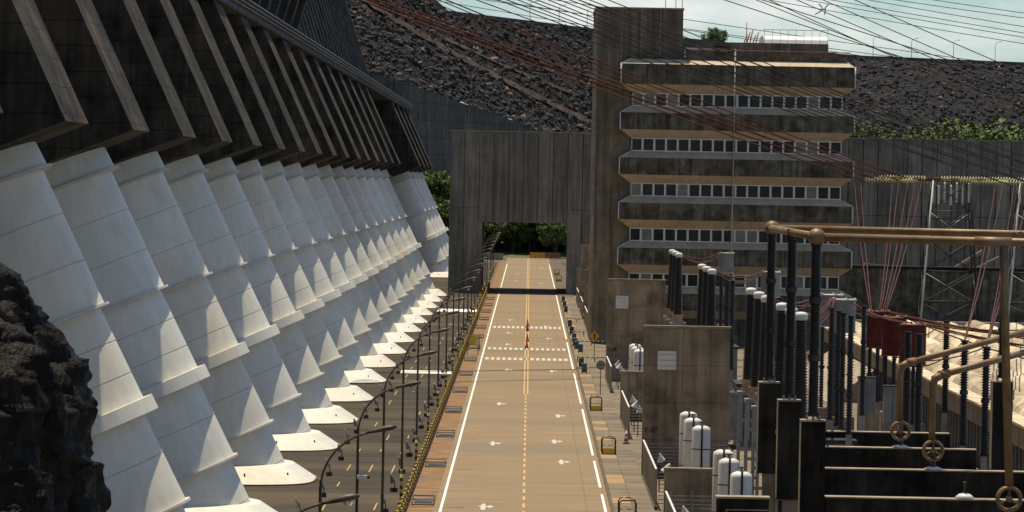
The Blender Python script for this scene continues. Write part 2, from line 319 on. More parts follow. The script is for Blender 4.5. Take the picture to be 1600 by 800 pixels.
# gate gallery standing on the ledge
dpart(MB().box(-36, -27.3, 430, 566, 39.6, 41.2), 'gallery_deck', 'damup'); dpart(MB().box(-40, -31, 430, 500, 41.2, 46), 'gallery_house', 'dam')
gp = MB().prism([(-27.6, 39.62), (-30.2, 39.62), (-33.5, 32.7), (-29.6, 32.7)], 0, 3.2).mesh('gallery_pier', 'damup')
for q in range(9): link('gallery_pier', gp, dam, (34, 432+16*q-560, 0))
for q in range(5): dpart(MB().box(-28.6, -27.5, 505+13*q, 508+13*q, 41.21, 43.6), 'gallery_post', 'damup')
dpart(MB().prism([(-37.6, 41), (-44, 62), (-50, 62), (-50, 41)], 988.5, 994), 'end_pier', 'panel')
# wing wall against the rockfill
wing = MB(); P = [Vector((-70, 1068, 70)), at(548, 60, 1068), at(562, 108, 1068), at(640, 131, 1078), at(720, 160, 1112), at(810, 191, 1150), at(870, 214, 1178), Vector((22, 1230, 22))]
vs = []
for p in P: vs += [(p.x, p.y, -1), (p.x, p.y, p.z), (p.x, p.y+4, p.z), (p.x, p.y+4, -1)]
n_ = len(P); wing.add(vs, [(i*4+k, i*4+4+k, i*4+4+(k+1)%4, i*4+(k+1)%4) for i in range(n_-1) for k in range(4)]+[(0,1,2,3), (n_*4-1, n_*4-2, n_*4-3, n_*4-4)])
WP = P
tag(wing.build('wing_wall', 'wing'), 'dark bluish concrete wing wall below the rockfill slope', 'wall')
# ================================================================== PENSTOCKS
def ring(t): return Vector((-27.46+.3997*t, 0, 18.1-.9166*t))
AX = (Vector((.9166, 0, .3997)), Vector((0, -1, 0)), Vector((.3997, 0, -.9166)))
pen = thing('penstock', 'white steel penstock pipe sloping from the dam to the asphalt yard', 'penstock', (-19.6, 208, 0), 'white penstocks in a row')
PO = Vector((19.6, 0, 0))
groups = [[-1.8, 1.96], [1.96, 4.2, 6.5, 8.7], [8.7, 10.4, 12.0, 13.45], [13.95, 15.9, 18.3], [18.3, 20.7, 24.0]]
for gi, g in enumerate(groups):
    for a, b in zip(g[:-1], g[1:]):
        ra = 5.06+.26*(a-g[0])/(g[-1]-g[0]); rb = 5.06+.26*(b-g[0])/(g[-1]-g[0]); gv = .035
        MB().lathe([(ra-.05, a), (ra, a+gv), (rb, b-gv), (rb-.05, b)], ring(0)+PO, 72, AX).build('shell_section', 'pipe', pen, 25)
for t in (1.96, 8.7, 18.3):
    MB().lathe([(5.2, t-.06), (5.52, t-.06), (5.52, t+.06), (5.0, t+.06)], ring(0)+PO, 72, AX, False).build('flange', 'piped', pen, 30)
MB().lathe([(5.2, 13.25), (5.72, 13.27), (5.76, 13.95), (5.0, 13.97)], ring(0)+PO, 72, AX).build('support_belt', 'pipe', pen, 30)
ap = MB(); n = 64; rings = []
def sup(a, b, e, k):
    th = 2*math.pi*k/n; c, s_ = math.cos(th), math.sin(th)
    return math.copysign(abs(c)**(2/e), c)*a, math.copysign(abs(s_)**(2/e), s_)*b
vs = []
for a, b, cx, z, e in ((7.05, 6.55, 0, -.05, 3.4), (7.05, 6.55, 0, .08, 3.4), (6.05, 5.6, -.25, 1.0, 2.3), (5.3, 4.9, -.45, 1.05, 2)):
    for k in range(n):
        x, yy = sup(a, b, e, k); vs.append((x+cx, yy, z))
fs = [(i*n+k, i*n+(k+1)%n, (i+1)*n+(k+1)%n, (i+1)*n+k) for i in range(3) for k in range(n)]
ap.add(vs, fs, True); ap.build('foot_apron', 'pipe', pen, 25)
br = MB(); vs = []
for a, b, z in ((7.14, 6.64, -.05), (7.14, 6.64, .075), (6.8, 6.3, .08)):
    for k in range(n): x, yy = sup(a, b, 3.4, k); vs.append((x, yy, z))
br.add(vs, [(i*n+k, i*n+(k+1)%n, (i+1)*n+(k+1)%n, (i+1)*n+k) for i in range(2) for k in range(n)]); br.build('base_shadow_ring', 'rust', pen)  # dark rim stands in for the shadow gap under the apron
bolt = MB().lathe([(.05, -.1), (.05, .08), (.02, .1)], (0,0,0), 6, None, False).mesh('anchor_bolt', 'steeld')
for k in range(34, 64, 6):
    x, yy = sup(6.55, 6.08, 2.8, k); link('anchor_bolt', bolt, pen, (x-.12, yy, .58))
for kk in KS[1:]:
    o = dup(pen, (-19.6, 208+34*(kk-1), 0))
    if kk > 16: o['label'] = 'white penstock in the short group beyond the gap, next to the trees'; o['group'] = 'white penstocks beyond the gap'
pen['label'] = 'white steel penstock partly hidden behind the black basalt outcrop'; del pen['group']
# ================================================================== LONG PANEL WALL WITH THE GATEWAY
gw = thing('gateway_wall', 'long wall of tall grey precast panels with a road gateway', 'wall', (0, 740, 0))
PW = 2.37; Y0 = 740
def wpart(mb, name, m='panel'):
    o = mb.build(name, m, gw); o.location = (0, -740, 0); return o
wpart(MB().box(-12.75, -7.5, Y0+.15, Y0+38, -.3, 25.75), 'pier', 'panel'); wpart(MB().box(-7.499, 6.6, Y0+.15, Y0+38, 11.4, 25.7), 'lintel', 'panel')
wpart(MB().box(6.601, 150, Y0+.15, Y0+38, -.3, 25.75), 'wall_core', 'dark')
def panel(x0, x1, z0, z1):
    d = rnd.uniform(0, .05); wpart(MB().box(x0+.06, x1-.06, Y0-.12+d, Y0+.2, z0, z1), 'panel')
x = -12.9; first = True
while x < 112:
    if -7.55 < x+PW/2 < 6.55: panel(x, x+PW, 11.42, 25.9)
    else: panel(x, x+PW, -.2, 13.58); panel(x, x+PW, 13.66, 25.9)
    x += PW
wpart(MB().box(-12.98, 113, Y0-.2, Y0+.3, 25.902, 26.1), 'coping', 'edge')
lw = thing('low_wall', 'low dark concrete wall in front of the panel wall beside the office block', 'wall', (60, 640, 0))
o = MB().box(27, 120, 636, 642, -.3, 7.0).build('wall', 'bldg', lw); o.location = (-60, -640, 0)
o = MB().box(26.8, 120, 635.8, 642.2, 7.002, 7.35).build('coping', 'dark', lw); o.location = (-60, -640, 0)
def plank(p0, p1, w, th, Y, lab):
    a, b = at(*p0, Y), at(*p1, Y); d = (b-a).normalized(); nrm = Vector((-d.z, 0, d.x))*w
    o = MB().prism([(a.x, a.z), (b.x, b.z), (b.x+nrm.x, b.z+nrm.z), (a.x+nrm.x, a.z+nrm.z)], Y, Y+th).build('timber_board', 'wood'); tag(o, lab, 'board')
plank((1452, 447), (1537, 394), .42, .6, 645, 'pale timber board propped behind the low wall, topmost of the two slanted ones')
plank((1505, 433), (1563, 404), .38, .6, 644, 'pale timber board propped behind the low wall, shorter of the two slanted ones')
plank((1408, 428), (1350, 420), -.85, 1.2, 639, 'broad pale board lying on top of the low wall')
# ================================================================== OFFICE BLOCK
off = thing('office_block', 'five-storey concrete office block with white window strips and mitred bands', 'building', (23, 531, 0))
OX, OY = 23, 531
def opart(mb, name, m, parent=None):
    o = mb.build(name, m, parent or off)
    if parent is None: o.location = (-OX, -OY, 0)
    return o
BX0, BX1, BY0, BY1 = 10.0, 36.25, 517.0, 545.0; INS = 1.25
def loft(levels):                      # levels: (inset, z) closed rectangular bands round the block
    mb = MB(); vs = []
    for ins, z in levels: vs += [(BX0+ins, BY0+ins, z), (BX1-ins, BY0+ins, z), (BX1-ins, BY1-ins, z), (BX0+ins, BY1-ins, z)]
    fs = [(i*4+k, i*4+(k+1)%4, (i+1)*4+(k+1)%4, (i+1)*4+k) for i in range(len(levels)-1) for k in range(4)]
    fs += [(3,2,1,0), tuple(len(vs)-4+k for k in range(4))]; return mb.add(vs, fs)
WZ = [27.55-5.06*i for i in range(6)]
opart(MB().box(BX0+1.6, BX1-1.6, BY0+1.7, BY1-1.6, -.3, 32.0), 'wall_core', 'bldg')
def band(z_top_w, z_bot_w, zt1, zf0):   # window bottom above, front face top/bottom, window top below
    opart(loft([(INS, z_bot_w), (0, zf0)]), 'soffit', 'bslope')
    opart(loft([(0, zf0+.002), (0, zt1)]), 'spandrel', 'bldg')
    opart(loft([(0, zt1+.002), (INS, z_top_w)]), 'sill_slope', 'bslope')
    for xx in (BX0, BX1):
        opart(MB().tube([(xx, BY0, zf0-.02), (xx, BY0, zt1+.02)], .075, 6), 'lit_corner_edge', 'cap')  # white tubes paint the sunlit mitre edges of the bands
        s_ = 1 if xx == BX0 else -1
        opart(MB().tube([(xx, BY0, zt1), (xx+s_*INS, BY0+INS, z_top_w)], .06, 6), 'lit_corner_edge', 'cap')
H = .76
band(32.25, WZ[0]+H, 31.55, WZ[0]+H+.95)
for i in range(5): band(WZ[i]-H, WZ[i+1]+H, WZ[i]-H-.72, WZ[i+1]+H+.92)
opart(MB().box(BX0+.9, BX1-.9, BY0+.9, BY1-.9, 32.252, 32.6), 'roof_slab', 'bldg')
nW = 18; wx0, wx1 = BX0+INS+.02, BX1-INS-.02; ww = (wx1-wx0)/nW
fr = MB(); a, b, t = ww/2, H-.01, .115
fr.box(-a, a, -.06, .10, -b, -b+t); fr.box(-a, a, -.06, .10, b-t, b); fr.box(-a, -a+t, -.06, .10, -b+t, b-t); fr.box(a-t, a, -.06, .10, -b+t, b-t)
fr_me = fr.mesh('window', 'ceramic'); pn_me = MB().box(-a+t-.01, a-t+.01, .0, .03, -b+t-.01, b-t+.01).mesh('pane', 'glass')
blind = mat('pale_blind_glass', (.08, .085, .08), (.17, .18, .17), .5, rough=.15, bump=0, spec=.6)
pb_me = MB().box(-a+t-.01, a-t+.01, .0, .03, -b+t-.01, b-t+.01).mesh('pane', blind)
sy0, sy1 = BY0+INS+.02, BY1-INS-.02
for i, z in enumerate(WZ[:5]):
    for q in range(nW):
        w = link('window', fr_me, off, (wx0+ww*(q+.5)-OX, BY0+INS+.08-OY, z)); link('pane', pb_me if rnd.random() < .16 else pn_me, w, (0, rnd.uniform(-.01,.02), 0))
    for q in range(18):
        w = link('window', fr_me, off, (BX0+INS+.08-OX, sy0+(sy1-sy0)*(q+.5)/18-OY, z), (0, 0, -math.pi/2)); w.scale = ((sy1-sy0)/18/ww, 1, 1); link('pane', pn_me, w)
# stair tower, penthouse, vaulted roof and pipes
tw = opart(MB().box(7.1, 16.9, 518.6, 540, -.3, 37.7), 'stair_tower', 'tower')
for xx in (10.0, 12.2, 14.35): opart(MB().box(xx-.05, xx+.05, 518.45, 518.61, 31.5, 37.65), 'conduit', 'steel')
opart(MB().box(7.02, 7.3, 518.52, 519, -.2, 37.75), 'lit_corner_strip', 'edge')  # paler strip, the sunlit tower corner put into its colour
opart(MB().box(7.0, 17.0, 518.5, 540.1, 37.702, 37.9), 'tower_coping', 'edge')
for p in ((1040, 0), (1056, 2), (1066, -4)): b_ = at(p[0], 14, 525); opart(MB().tube([(b_.x, 525, 37.6), (b_.x, 525, 40.2)], .04, 5), 'roof_mast', 'steeld')
opart(MB().prism([(13.0, 32.6), (15.6, 34.3), (33.55, 34.3), (33.55, 32.6)], 523, 541), 'penthouse', 'tower')
vb = MB(); m_ = 12; yc, hw, hh = 530, 6.0, 1.0
vs = []
for xx in (26.3, 33.6):
    for q in range(m_+1):
        an = math.pi*q/m_; vs.append((xx, yc-hw*math.cos(an), 34.31+hh*math.sin(an)**.6))
vb.add(vs, [(q, q+1, m_+2+q, m_+1+q) for q in range(m_)] + [tuple(range(m_+1)), tuple(range(2*m_+1, m_, -1))], True)
opart(vb, 'vaulted_roof', 'metalroof').data.set_sharp_from_angle(angle=.6)
for q in range(9): opart(MB().box(26.3+.9*q, 26.34+.9*q, 523.95, 524.0, 34.3, 35.9), 'railing_post', 'steel')
opart(MB().box(26.2, 33.7, 523.9, 523.95, 35.82, 35.88), 'railing_bar', 'steel')
opart(MB().tube([(17.1, 516.88, 32.3), (17.1, 516.88, 33.35), (22.75, 516.88, 33.35), (22.75, 516.88, .2)], .10, 8), 'downpipe', 'ceramic')
for z in WZ[:5]: opart(MB().tube([(22.75, 516.9, z), (22.75, 518.4, z)], .05, 6), 'pipe_bracket', 'ceramic')
opart(MB().tube([(14, 521, 32.55), (14, 521, 33.3), (36, 521, 33.3), (36, 521, 32.55)], .05, 6), 'roof_rail', 'rust')
for q in range(12): opart(MB().tube([(14.6+1.85*q, 521, 32.55), (14.6+1.85*q, 521, 33.3)], .035, 5), 'roof_rail_post', 'rust')
for q in range(4): opart(MB().box(27+2.0*q, 28.6+2.0*q, 519.5, 520.5, 32.55, 32.95), 'roof_unit', 'rust')
am_ = MB()
for q in range(5):
    am_.tube([(24.0+.35*q, 524+q*.2, 34.25), (24.4+.32*q, 524+q*.2, 35.2+.35*(q%3))], .07, 5)
am_.tube([(24.3, 524, 34.25), (24.3, 524, 36.6)], .05, 5); opart(am_, 'antenna_mast', 'crane')
opart(MB().box(20.6, 22.4, 522.8, 523, 33.0, 33.9), 'vent_grille', 'steeld'); opart(MB().box(15.2, 15.7, 522.85, 523, 32.9, 33.6), 'roof_door', 'steeld')
# ================================================================== ROCKFILL DAM behind
toe = [(-120,1075,75), (-46,1075,46), tuple(WP[2]+Vector((0,3,-.2))), tuple(WP[3]+Vector((0,3,-.2))), tuple(WP[4]+Vector((0,3,-.2))), tuple(WP[5]+Vector((0,3,-.2))), tuple(WP[6]+Vector((0,3,-.2))), (45,1245,14), (90,1310,9), (170,1400,6), (420,1430,5)]
cpx = [(-120, None, 1180, 100)]
cr_pts = [Vector((-118, 1175, 110))]
for px, py, Y in ((480, -220, 1165), (600, -110, 1170), (650, -40, 1178), (680, 3, 1182), (700, 21, 1185), (930, 49, 1290), (1335, 90, 1480), (1600, 101, 1500)): cr_pts.append(at(px, py, Y))
cr_pts.append(Vector((430, 1520, 58)))
def lerp_line(pts, u):
    pts = [Vector(p) for p in pts]; n = len(pts)-1; f = u*n; i = min(int(f), n-1); return pts[i].lerp(pts[i+1], f-i)
NU, NV = 260, 40; vs = []
from mathutils import noise as mnoise
for j in range(NV+1):
    v = j/NV
    for i in range(NU+1):
        u = i/NU; p = lerp_line(toe, u).lerp(lerp_line(cr_pts, u), v); nn = mnoise.noise(p*.12)*1.0+mnoise.noise(p*.5)*.5
        if j == NV: nn *= .25
        vs.append(p+Vector((0, -.5*nn, .8*nn)))
fs = [(j*(NU+1)+i, j*(NU+1)+i+1, (j+1)*(NU+1)+i+1, (j+1)*(NU+1)+i) for j in range(NV) for i in range(NU)]
rs = MB().add(vs, fs, True); rso = rs.build('rockfill_slope', 'rubble'); tag(rso, 'long rockfill dam slope of dark basalt rubble behind the office block', 'slope', kind='structure')
bvh = BVHTree.FromPolygons([Vector(v) for v in vs], fs)
def hit(px, py):
    r = bvh.ray_cast(Vector((0, 0, CAMZ)), ray(px, py)); return r[0], r[1]
# crest road parapet
cm = MB(); top = [lerp_line(cr_pts, u/200) for u in range(201)]
vs = []
for p in top: vs += [p+Vector((0,-.6,-.5)), p+Vector((0,-.6,.75)), p+Vector((0,9,.75)), p+Vector((0,9,-8))]
fs = [(i*4+k, i*4+k+1, i*4+k+5, i*4+k+4) for i in range(200) for k in range(3)]; fs = [f[::-1] for f in fs]
cmo = cm.add(vs, fs).build('crest_road', 'wing'); cmo['kind'] = 'structure'
# boulders
ico_v = []; ph = (1+5**.5)/2
for a, b in ((1, ph), (-1, ph), (1, -ph), (-1, -ph)): ico_v += [(0, a, b), (a, b, 0), (b, 0, a)]
bm = bmesh.new(); [bm.verts.new(v) for v in ico_v]; ch = bmesh.ops.convex_hull(bm, input=bm.verts); bm.verts.index_update()
ico_f = [tuple(v.index for v in f.verts) for f in bm.faces]; bm.free()
rk = MB(); cnt = 0
def boulder(p, r):
    q = Matrix.Rotation(rnd.random()*6.28, 3, Vector((rnd.gauss(0,1), rnd.gauss(0,1), rnd.gauss(0,1))).normalized())
    sx, sy, sz = r*rnd.uniform(.7,1.25), r*rnd.uniform(.7,1.25), r*rnd.uniform(.5,.95)
    vv = []
    for v in ico_v:
        w = Vector(v)/1.9*rnd.uniform(.75, 1.2); w = q @ Vector((w.x*sx, w.y*sy, w.z*sz)); vv.append(p+w)
    rk.add(vv, ico_f)
for _ in range(21000):
    if rnd.random() < .45: px, py = rnd.uniform(535, 940), rnd.uniform(-15, 225)
    else: px, py = rnd.uniform(900, 1615), rnd.uniform(40, 205)
    h, nn = hit(px, py)
    if h: boulder(h, (.23+rnd.random()**4*1.1)*(1 if h.y < 1230 else .92))
bo = rk.build('boulders', 'boulder'); tag(bo, 'loose dark boulders covering the rockfill slope', 'rocks', kind='stuff')
rk = MB()
for _ in range(420):
    px, py = (rnd.uniform(535, 940), rnd.uniform(-15, 225)) if rnd.random() < .6 else (rnd.uniform(900, 1615), rnd.uniform(40, 205))
    h, nn = hit(px, py)
    if h: boulder(h+Vector((0, -.4, .25)), .3+rnd.random()**3*.75)
tag(rk.build('pale_boulders', 'paleb'), 'scattered pale boulders among the dark rockfill', 'rocks', kind='stuff')
# dirt track across the slope
tk = MB(); vs = []
tp = [(548,-12),(600,22),(660,58),(720,92),(780,124),(840,154),(900,183),(935,200)]
pts = []
for (a, b) in zip(tp[:-1], tp[1:]):
    for q in range(8): pts.append((a[0]+(b[0]-a[0])*q/8, a[1]+(b[1]-a[1])*q/8))
for i, (px, py) in enumerate(pts):
    w = 4+.8*math.sin(i*1.3)+rnd.uniform(-.6,.6); h1, _ = hit(px-w*.5, py+w*.75); h2, _ = hit(px+w*.5, py-w*.75)
    vs += [h1+Vector((0,-.6,.55)), h2+Vector((0,-.6,.55))]
tk.add(vs, [(2*i, 2*i+2, 2*i+3, 2*i+1) for i in range(len(pts)-1)], True); to = tk.build('dirt_track', 'berm'); to['kind'] = 'structure'
tk = MB(); vs = []
tp = [(690,60),(760,92),(830,122),(925,160)]; pts = []
for (a, b) in zip(tp[:-1], tp[1:]):
    for q in range(8): pts.append((a[0]+(b[0]-a[0])*q/8, a[1]+(b[1]-a[1])*q/8))
for i, (px, py) in enumerate(pts):
    w = 2+rnd.uniform(-.6,.6); h1, _ = hit(px-w*.5, py+w*.75); h2, _ = hit(px+w*.5, py-w*.75)
    vs += [h1+Vector((0,-.5,.4)), h2+Vector((0,-.5,.4))]
tk.add(vs, [(2*i, 2*i+2, 2*i+3, 2*i+1) for i in range(len(pts)-1)], True); to = tk.build('dirt_track', 'berm'); to['kind'] = 'structure'
# hill beyond the gateway, so that the cutting behind it is closed
hv = []; NXH = 40
for j in range(13):
    for i in range(NXH+1):
        X = -32+52*i/NXH; Yh = 1092+j*3+max(0, (X+30)*.3); p = Vector((X, Yh, 0)); side = max(0, abs(X+2)-9)
        z = min(.04*j*j*1.1+.01*side*j, 22)+mnoise.noise(p*.08)*1.0*min(1, j/3)-.05
        hv.append((X, Yh, z))
ho = MB().add(hv, [(j*(NXH+1)+i, j*(NXH+1)+i+1, (j+1)*(NXH+1)+i+1, (j+1)*(NXH+1)+i) for j in range(12) for i in range(NXH)], True).build('grass_bank', 'grass'); ho['kind'] = 'structure'
# near basalt outcrop on the left
ol = [(-30,380),(0,412),(22,432),(40,470),(76,520),(104,570),(128,630),(136,690),(150,745),(166,805),(185,880)]
rv = []; NR, NA = 200, 70; YR = 112.0
for j in range(NR+1):
    v = j/NR; yy = 372+v*(1420-372)
    xe = None
    for (a, b) in zip(ol[:-1], ol[1:]):
        if a[1] <= yy <= b[1]: f = (yy-a[1])/(b[1]-a[1]); xe = a[0]+(b[0]-a[0])*f
    if xe is None: xe = -30-(380-yy)*2 if yy < 380 else 185+(yy-880)*.18
    e = at(xe, yy, YR)
    for i in range(NA+1):
        th = -math.pi/2+math.pi*i/NA-.0; R = 2.9+(YR*.0)+ (e.z < 14)*0
        R = 3.0+.28*max(0, 16-e.z)
        p = Vector((e.x-R+R*math.cos(th), YR+R*math.sin(th)*1.3, e.z))
        q = Vector((p.x*1.0, p.y*.8, p.z*.45)); q2 = Vector((p.x, p.y*.9, p.z*.28)); d = mnoise.noise(q*.9)*.55+(.5-abs(mnoise.noise(q2*1.7)))*.55+(.5-abs(mnoise.noise(q2*4.3+Vector((7,3,1)))))*.26+abs(mnoise.noise(p*3.1))*.22-.35+mnoise.cell(q*1.6)*.14
        rv.append(p+Vector((math.cos(th), math.sin(th), .15))*d*min(1, v*12))
rb = MB().add(rv, [(j*(NA+1)+i, (j+1)*(NA+1)+i, (j+1)*(NA+1)+i+1, j*(NA+1)+i+1) for j in range(NR) for i in range(NA)], True)
top = [j for j in range(NA+1)]; rb.f.append(tuple(top[::-1])); rb.sm.append(True)
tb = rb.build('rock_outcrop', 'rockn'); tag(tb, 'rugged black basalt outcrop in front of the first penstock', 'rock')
for px, py, l in ((78,669,.22),(60,687,.16),(155,758,.1),(158,790,.1)):
    pass
# ================================================================== STREET LAMPS
LX = -6.85
lamp = thing('street_lamp', 'curved-arm street lamp on the chain fence line reaching over the road', 'street lamp', (LX, 121, 0), 'street lamps along the chain fence')
pts = [(0, 0, 0), (0, 0, 7.7)]
for q in range(1, 11):
    an = math.radians(78*q/10); pts.append((2.0*(1-math.cos(an)), 0, 7.7+1.95*math.sin(an)))
MB().tube([pts[0], (0,0,3), (0,0,5.5)] + pts[1:], [.10, .09, .08] + [.072]*2 + [.055]*9 if False else [.075, .068, .062] + [.055] + [.038]*10, 8).build('pole', 'pole', lamp)
e = Vector(pts[-1]); d = Vector((.97, 0, .22)).normalized()
hd = MB(); sec = [(0, .045, .045), (.12, .07, .06), (.35, .11, .085), (.62, .16, .115), (.86, .15, .10), (1.0, .08, .06), (1.03, .02, .02)]
vs = []; ns = 10
for t, w, h in sec:
    c = e+d*(t-.05)
    for k in range(ns):
        an = 2*math.pi*k/ns; vs.append(c+Vector((0, w*math.cos(an), 0))+Vector((-.22, 0, .97))*(h*math.sin(an)*(1.1 if math.sin(an) > 0 else .7)))
hd.add(vs, [(i*ns+k, (i+1)*ns+k, (i+1)*ns+(k+1)%ns, i*ns+(k+1)%ns) for i in range(len(sec)-1) for k in range(ns)], True)
hd.f += [tuple(range(ns)), tuple(len(vs)-1-k for k in range(ns))]; hd.sm += [True]*2
ho_ = hd.build('lamp_head', 'pole', lamp)
c = e+d*.62+Vector((.03, 0, -.07)); lp = MB().lathe([(.02, -.13), (.075, -.10), (.11, -.04), (.115, .02)], c, 12); lp.build('lens', 'lens', ho_)
MB().tube([(0,0,.12), (0,0,1.95)], .083, 8).build('hazard_band', 'hazz', lamp)
MB().box(-.2, .2, -.2, .2, -.06, .12).build('base', 'walk', lamp)
for q in range(1, 20):
    o = dup(lamp, (LX, 121+34*q, 0))
    if q == 2: o['label'] = 'curved-arm street lamp with a white security camera on its pole'; del o['group']
for q in range(21, 24): dup(lamp, (LX, 121+34*q, 0), 'curved-arm street lamp seen through the gateway')['group'] = 'street lamps beyond the gateway'
cc = thing('security_camera', 'white security camera clamped to a street lamp pole', 'camera', (LX, 189, 5.75))
MB().tube([(.06,-.02,0), (.06,-.32,.06)], .022, 6).build('bracket', 'steeld', cc)
MB().box(.0, .42, -.42, -.27, .08, .24).build('housing', 'cap', cc); MB().lathe([(.06,0),(.07,.1)], (.42,-.345,.16), 10, (Vector((0,1,0)), Vector((0,0,1)), Vector((1,0,0)))).build('lens', 'black', cc)
# ================================================================== CHAIN FENCE between yard and verge
cf = thing('chain_fence', 'black and yellow post and chain fence along the yard edge', 'fence', (-6.51, 500, .15))
pm = MB().lathe([(.06, -.05), (.06, .92), (.03, .98)], (0,0,0), 8).mesh('post', 'hazz')
ypos = [206+3.4*q for q in range(172)]
for yy in ypos: link('post', pm, cf, (0, yy-500, 0))
ch_me = {}
for hz in (.42, .84):
    mb = MB(); mb.tube([(0, 1.7*(t/4)*2, hz-.12*(1-((t-2)/2)**2)) for t in range(5)], .026, 5); ch_me[hz] = mb.mesh('chain', 'hazy')
for yy in ypos[:-1]:
    for hz in (.42,): link('chain', ch_me[hz], cf, (0, yy-500, 0))
    if (yy-206) < 440: link('chain', ch_me[.84], cf, (0, yy-500, 0)) if ypos.index(yy) < 120 else None
# ================================================================== hatch guards on the verge
hg = thing('hatch_guard', 'low grey guard rail over a drain hatch on the dirt verge', 'guard rail', (-5.62, 258, .004), 'drain hatches with low rails on the verge')
MB().box(-.62, .62, -1.6, 1.6, .0, .06).build('hatch_slab', 'walk', hg)
for yy in (-1.5, 1.5):
    MB().tube([(-.6, yy, 0), (-.6, yy, .34), (.6, yy, .34), (.6, yy, 0)], .045, 6).build('rail', 'grey', hg)
MB().box(-.5, .5, -1.0, 1.0, .06, .10).build('grating', 'steeld', hg)
for q in range(1, 14): dup(hg, (-5.62, 258+34*q, .004))
# small flood lights beside the penstock feet and along the fence
fl = thing('flood_light', 'small dark flood light on a stand beside a penstock foot', 'flood light', (-12.0, 246, 0), 'flood lights beside the penstock feet')
MB().box(-.18, .18, -.16, .16, -.01, .24).build('ballast_box', 'steeld', fl)
MB().tube([(.05,0,.2), (.05,0,.5), (-.05,0,.56)], .03, 6).build('bracket', 'steeld', fl)
MB().lathe([(.15, -.04), (.16, 0), (.06, .42), (.03, .5)], (-.05, 0, .58), 10, (Vector((0,1,0)), Vector((.88,0,.47)), Vector((-.35,0,.94)))).build('lamp_shade', 'grey', fl)
for q in range(0, 15):
    if q: dup(fl, (-12.0+.15*math.sin(q*2), 246+34*q, 0))
    dup(fl, (-11.7+.3*math.sin(q*1.7), 225+34*q+3*math.sin(q), 0))
lab2 = 'small dark flood light on the yard next to the chain fence'
for q in range(0, 26):
    o = dup(fl, (-7.55, 216+17*q, 0), lab2); o['group'] = 'flood lights along the chain fence'; o.rotation_euler = (0, 0, rnd.uniform(-.8, .8))
# yellow sign boxes and barrier hoops
def hoop(loc, label, w=.9, name='barrier_hoop'):
    t = thing(name, label, 'barrier', loc, 'black and yellow hoop barriers')
    for yy in (0, 2.2):
        p = [(-w/2, yy, 0), (-w/2, yy, .95), (-w/2+.12, yy, 1.1), (w/2-.12, yy, 1.1), (w/2, yy, .95), (w/2, yy, 0)]
        MB().tube(p, .04, 6).build('hoop', 'hazx' if yy else 'black', t)
    MB().tube([(-w/2, 0, .62), (w/2, 0, .62)], .03, 6).build('cross_bar', 'hazx', t)
    MB().prism([(-w/2, .0), (w/2, .0), (w/2, .42), (-w/2, .42)], .04, .12).build('kick_plate', 'ypaint', t); return t
for px, py in ((951, 711), (929, 643), (975, 815), (871, 440), (869, 430)):
    d = ray(px, py); p = d*((CAMZ-.12)/-d.z); hoop((max(5.55, min(6.6, p.x)), p.y, .148), 'black and yellow hoop barrier with a yellow plate on the footway')
for yy in (478, 490):
    t = thing('sign_frame', 'yellow box sign in a dark frame on the verge', 'sign', (-5.6, yy, .004), 'yellow box signs on the verge')
    MB().tube([(-.55, 0, 0), (-.55, 0, 1.75), (.55, 0, 1.75), (.55, 0, 0)], .04, 6).build('frame', 'steeld', t); MB().box(-.40, .40, -.08, .08, 1.05, 1.62).build('board', 'ypaint', t)
    MB().tube([(-.55, 0, 1.3), (.55, 0, 1.3)], .03, 6).build('cross_bar', 'steeld', t)
# traffic cones
cone = thing('traffic_cone', 'red traffic cone standing on the yellow centre line', 'traffic cone', (0, 500, .016), 'traffic cones on the centre line')
MB().box(-.24, .24, -.24, .24, 0, .05).build('base', 'black', cone); MB().lathe([(.18, .05), (.035, .98), (.0, .985)], (0,0,0), 12).build('body', 'orange', cone)
for yy in (520, 556, 574): dup(cone, (0.05, yy, .016))
c2 = dup(cone, (7.0, 318, .148), 'red and white traffic cone at the corner of the second low fence'); del c2['group']
for chd in c2.children:
    if chd.name.startswith('body'): chd.data = chd.data.copy(); chd.data.materials[0] = MT['redwhite']
# teal bins and barrier rails
bn = thing('waste_bin', 'dark teal waste bin standing at the kerb', 'waste bin', (5.4, 440, .148), 'teal waste bins along the kerb')
MB().add([(-.2,-.2,.16),(.2,-.2,.16),(.2,.2,.16),(-.2,.2,.16),(-.25,-.25,.95),(.25,-.25,.95),(.25,.25,.95),(-.25,.25,.95)], [(3,2,1,0),(0,1,5,4),(1,2,6,5),(2,3,7,6),(3,0,4,7),(4,5,6,7)]).build('body', 'blue', bn)
MB().box(-.28, .28, -.28, .28, .952, 1.02).build('lid', 'steel', bn)
for sx in (-.22, .22): MB().box(sx-.03, sx+.03, -.03, .03, 0, 1.0).build('leg', 'steeld', bn)
for i, (px, py) in enumerate(((905, 576), (913, 585), (901, 548), (907, 553), (897, 535), (898, 543), (893, 524), (889, 513), (884, 490), (882, 482), (880, 474))):
    d = ray(px, py); p = d*((CAMZ-.12)/-d.z)
    if i == 0: bn.location = (max(5.3, p.x), p.y, .148)
    else: dup(bn, (max(5.25, p.x), p.y, .148))
for yy, x1 in ((461, 8.6), (508, 9.2), (540, 8.2), (590, 7.6)):
    t = thing('barrier_rail', 'low dark barrier rail crossing the footway from kerb', 'barrier', (5.1, yy, .12), 'barrier rails across the footway')
    for xx in (0, (x1-5.1)/2, x1-5.1): MB().tube([(xx,0,-.2), (xx,0,.5)], .045, 6).build('post', 'steeld', t)
    MB().tube([(-.05,0,.5), (x1-5.05,0,.5)], .06, 6).build('rail', 'hazx', t)
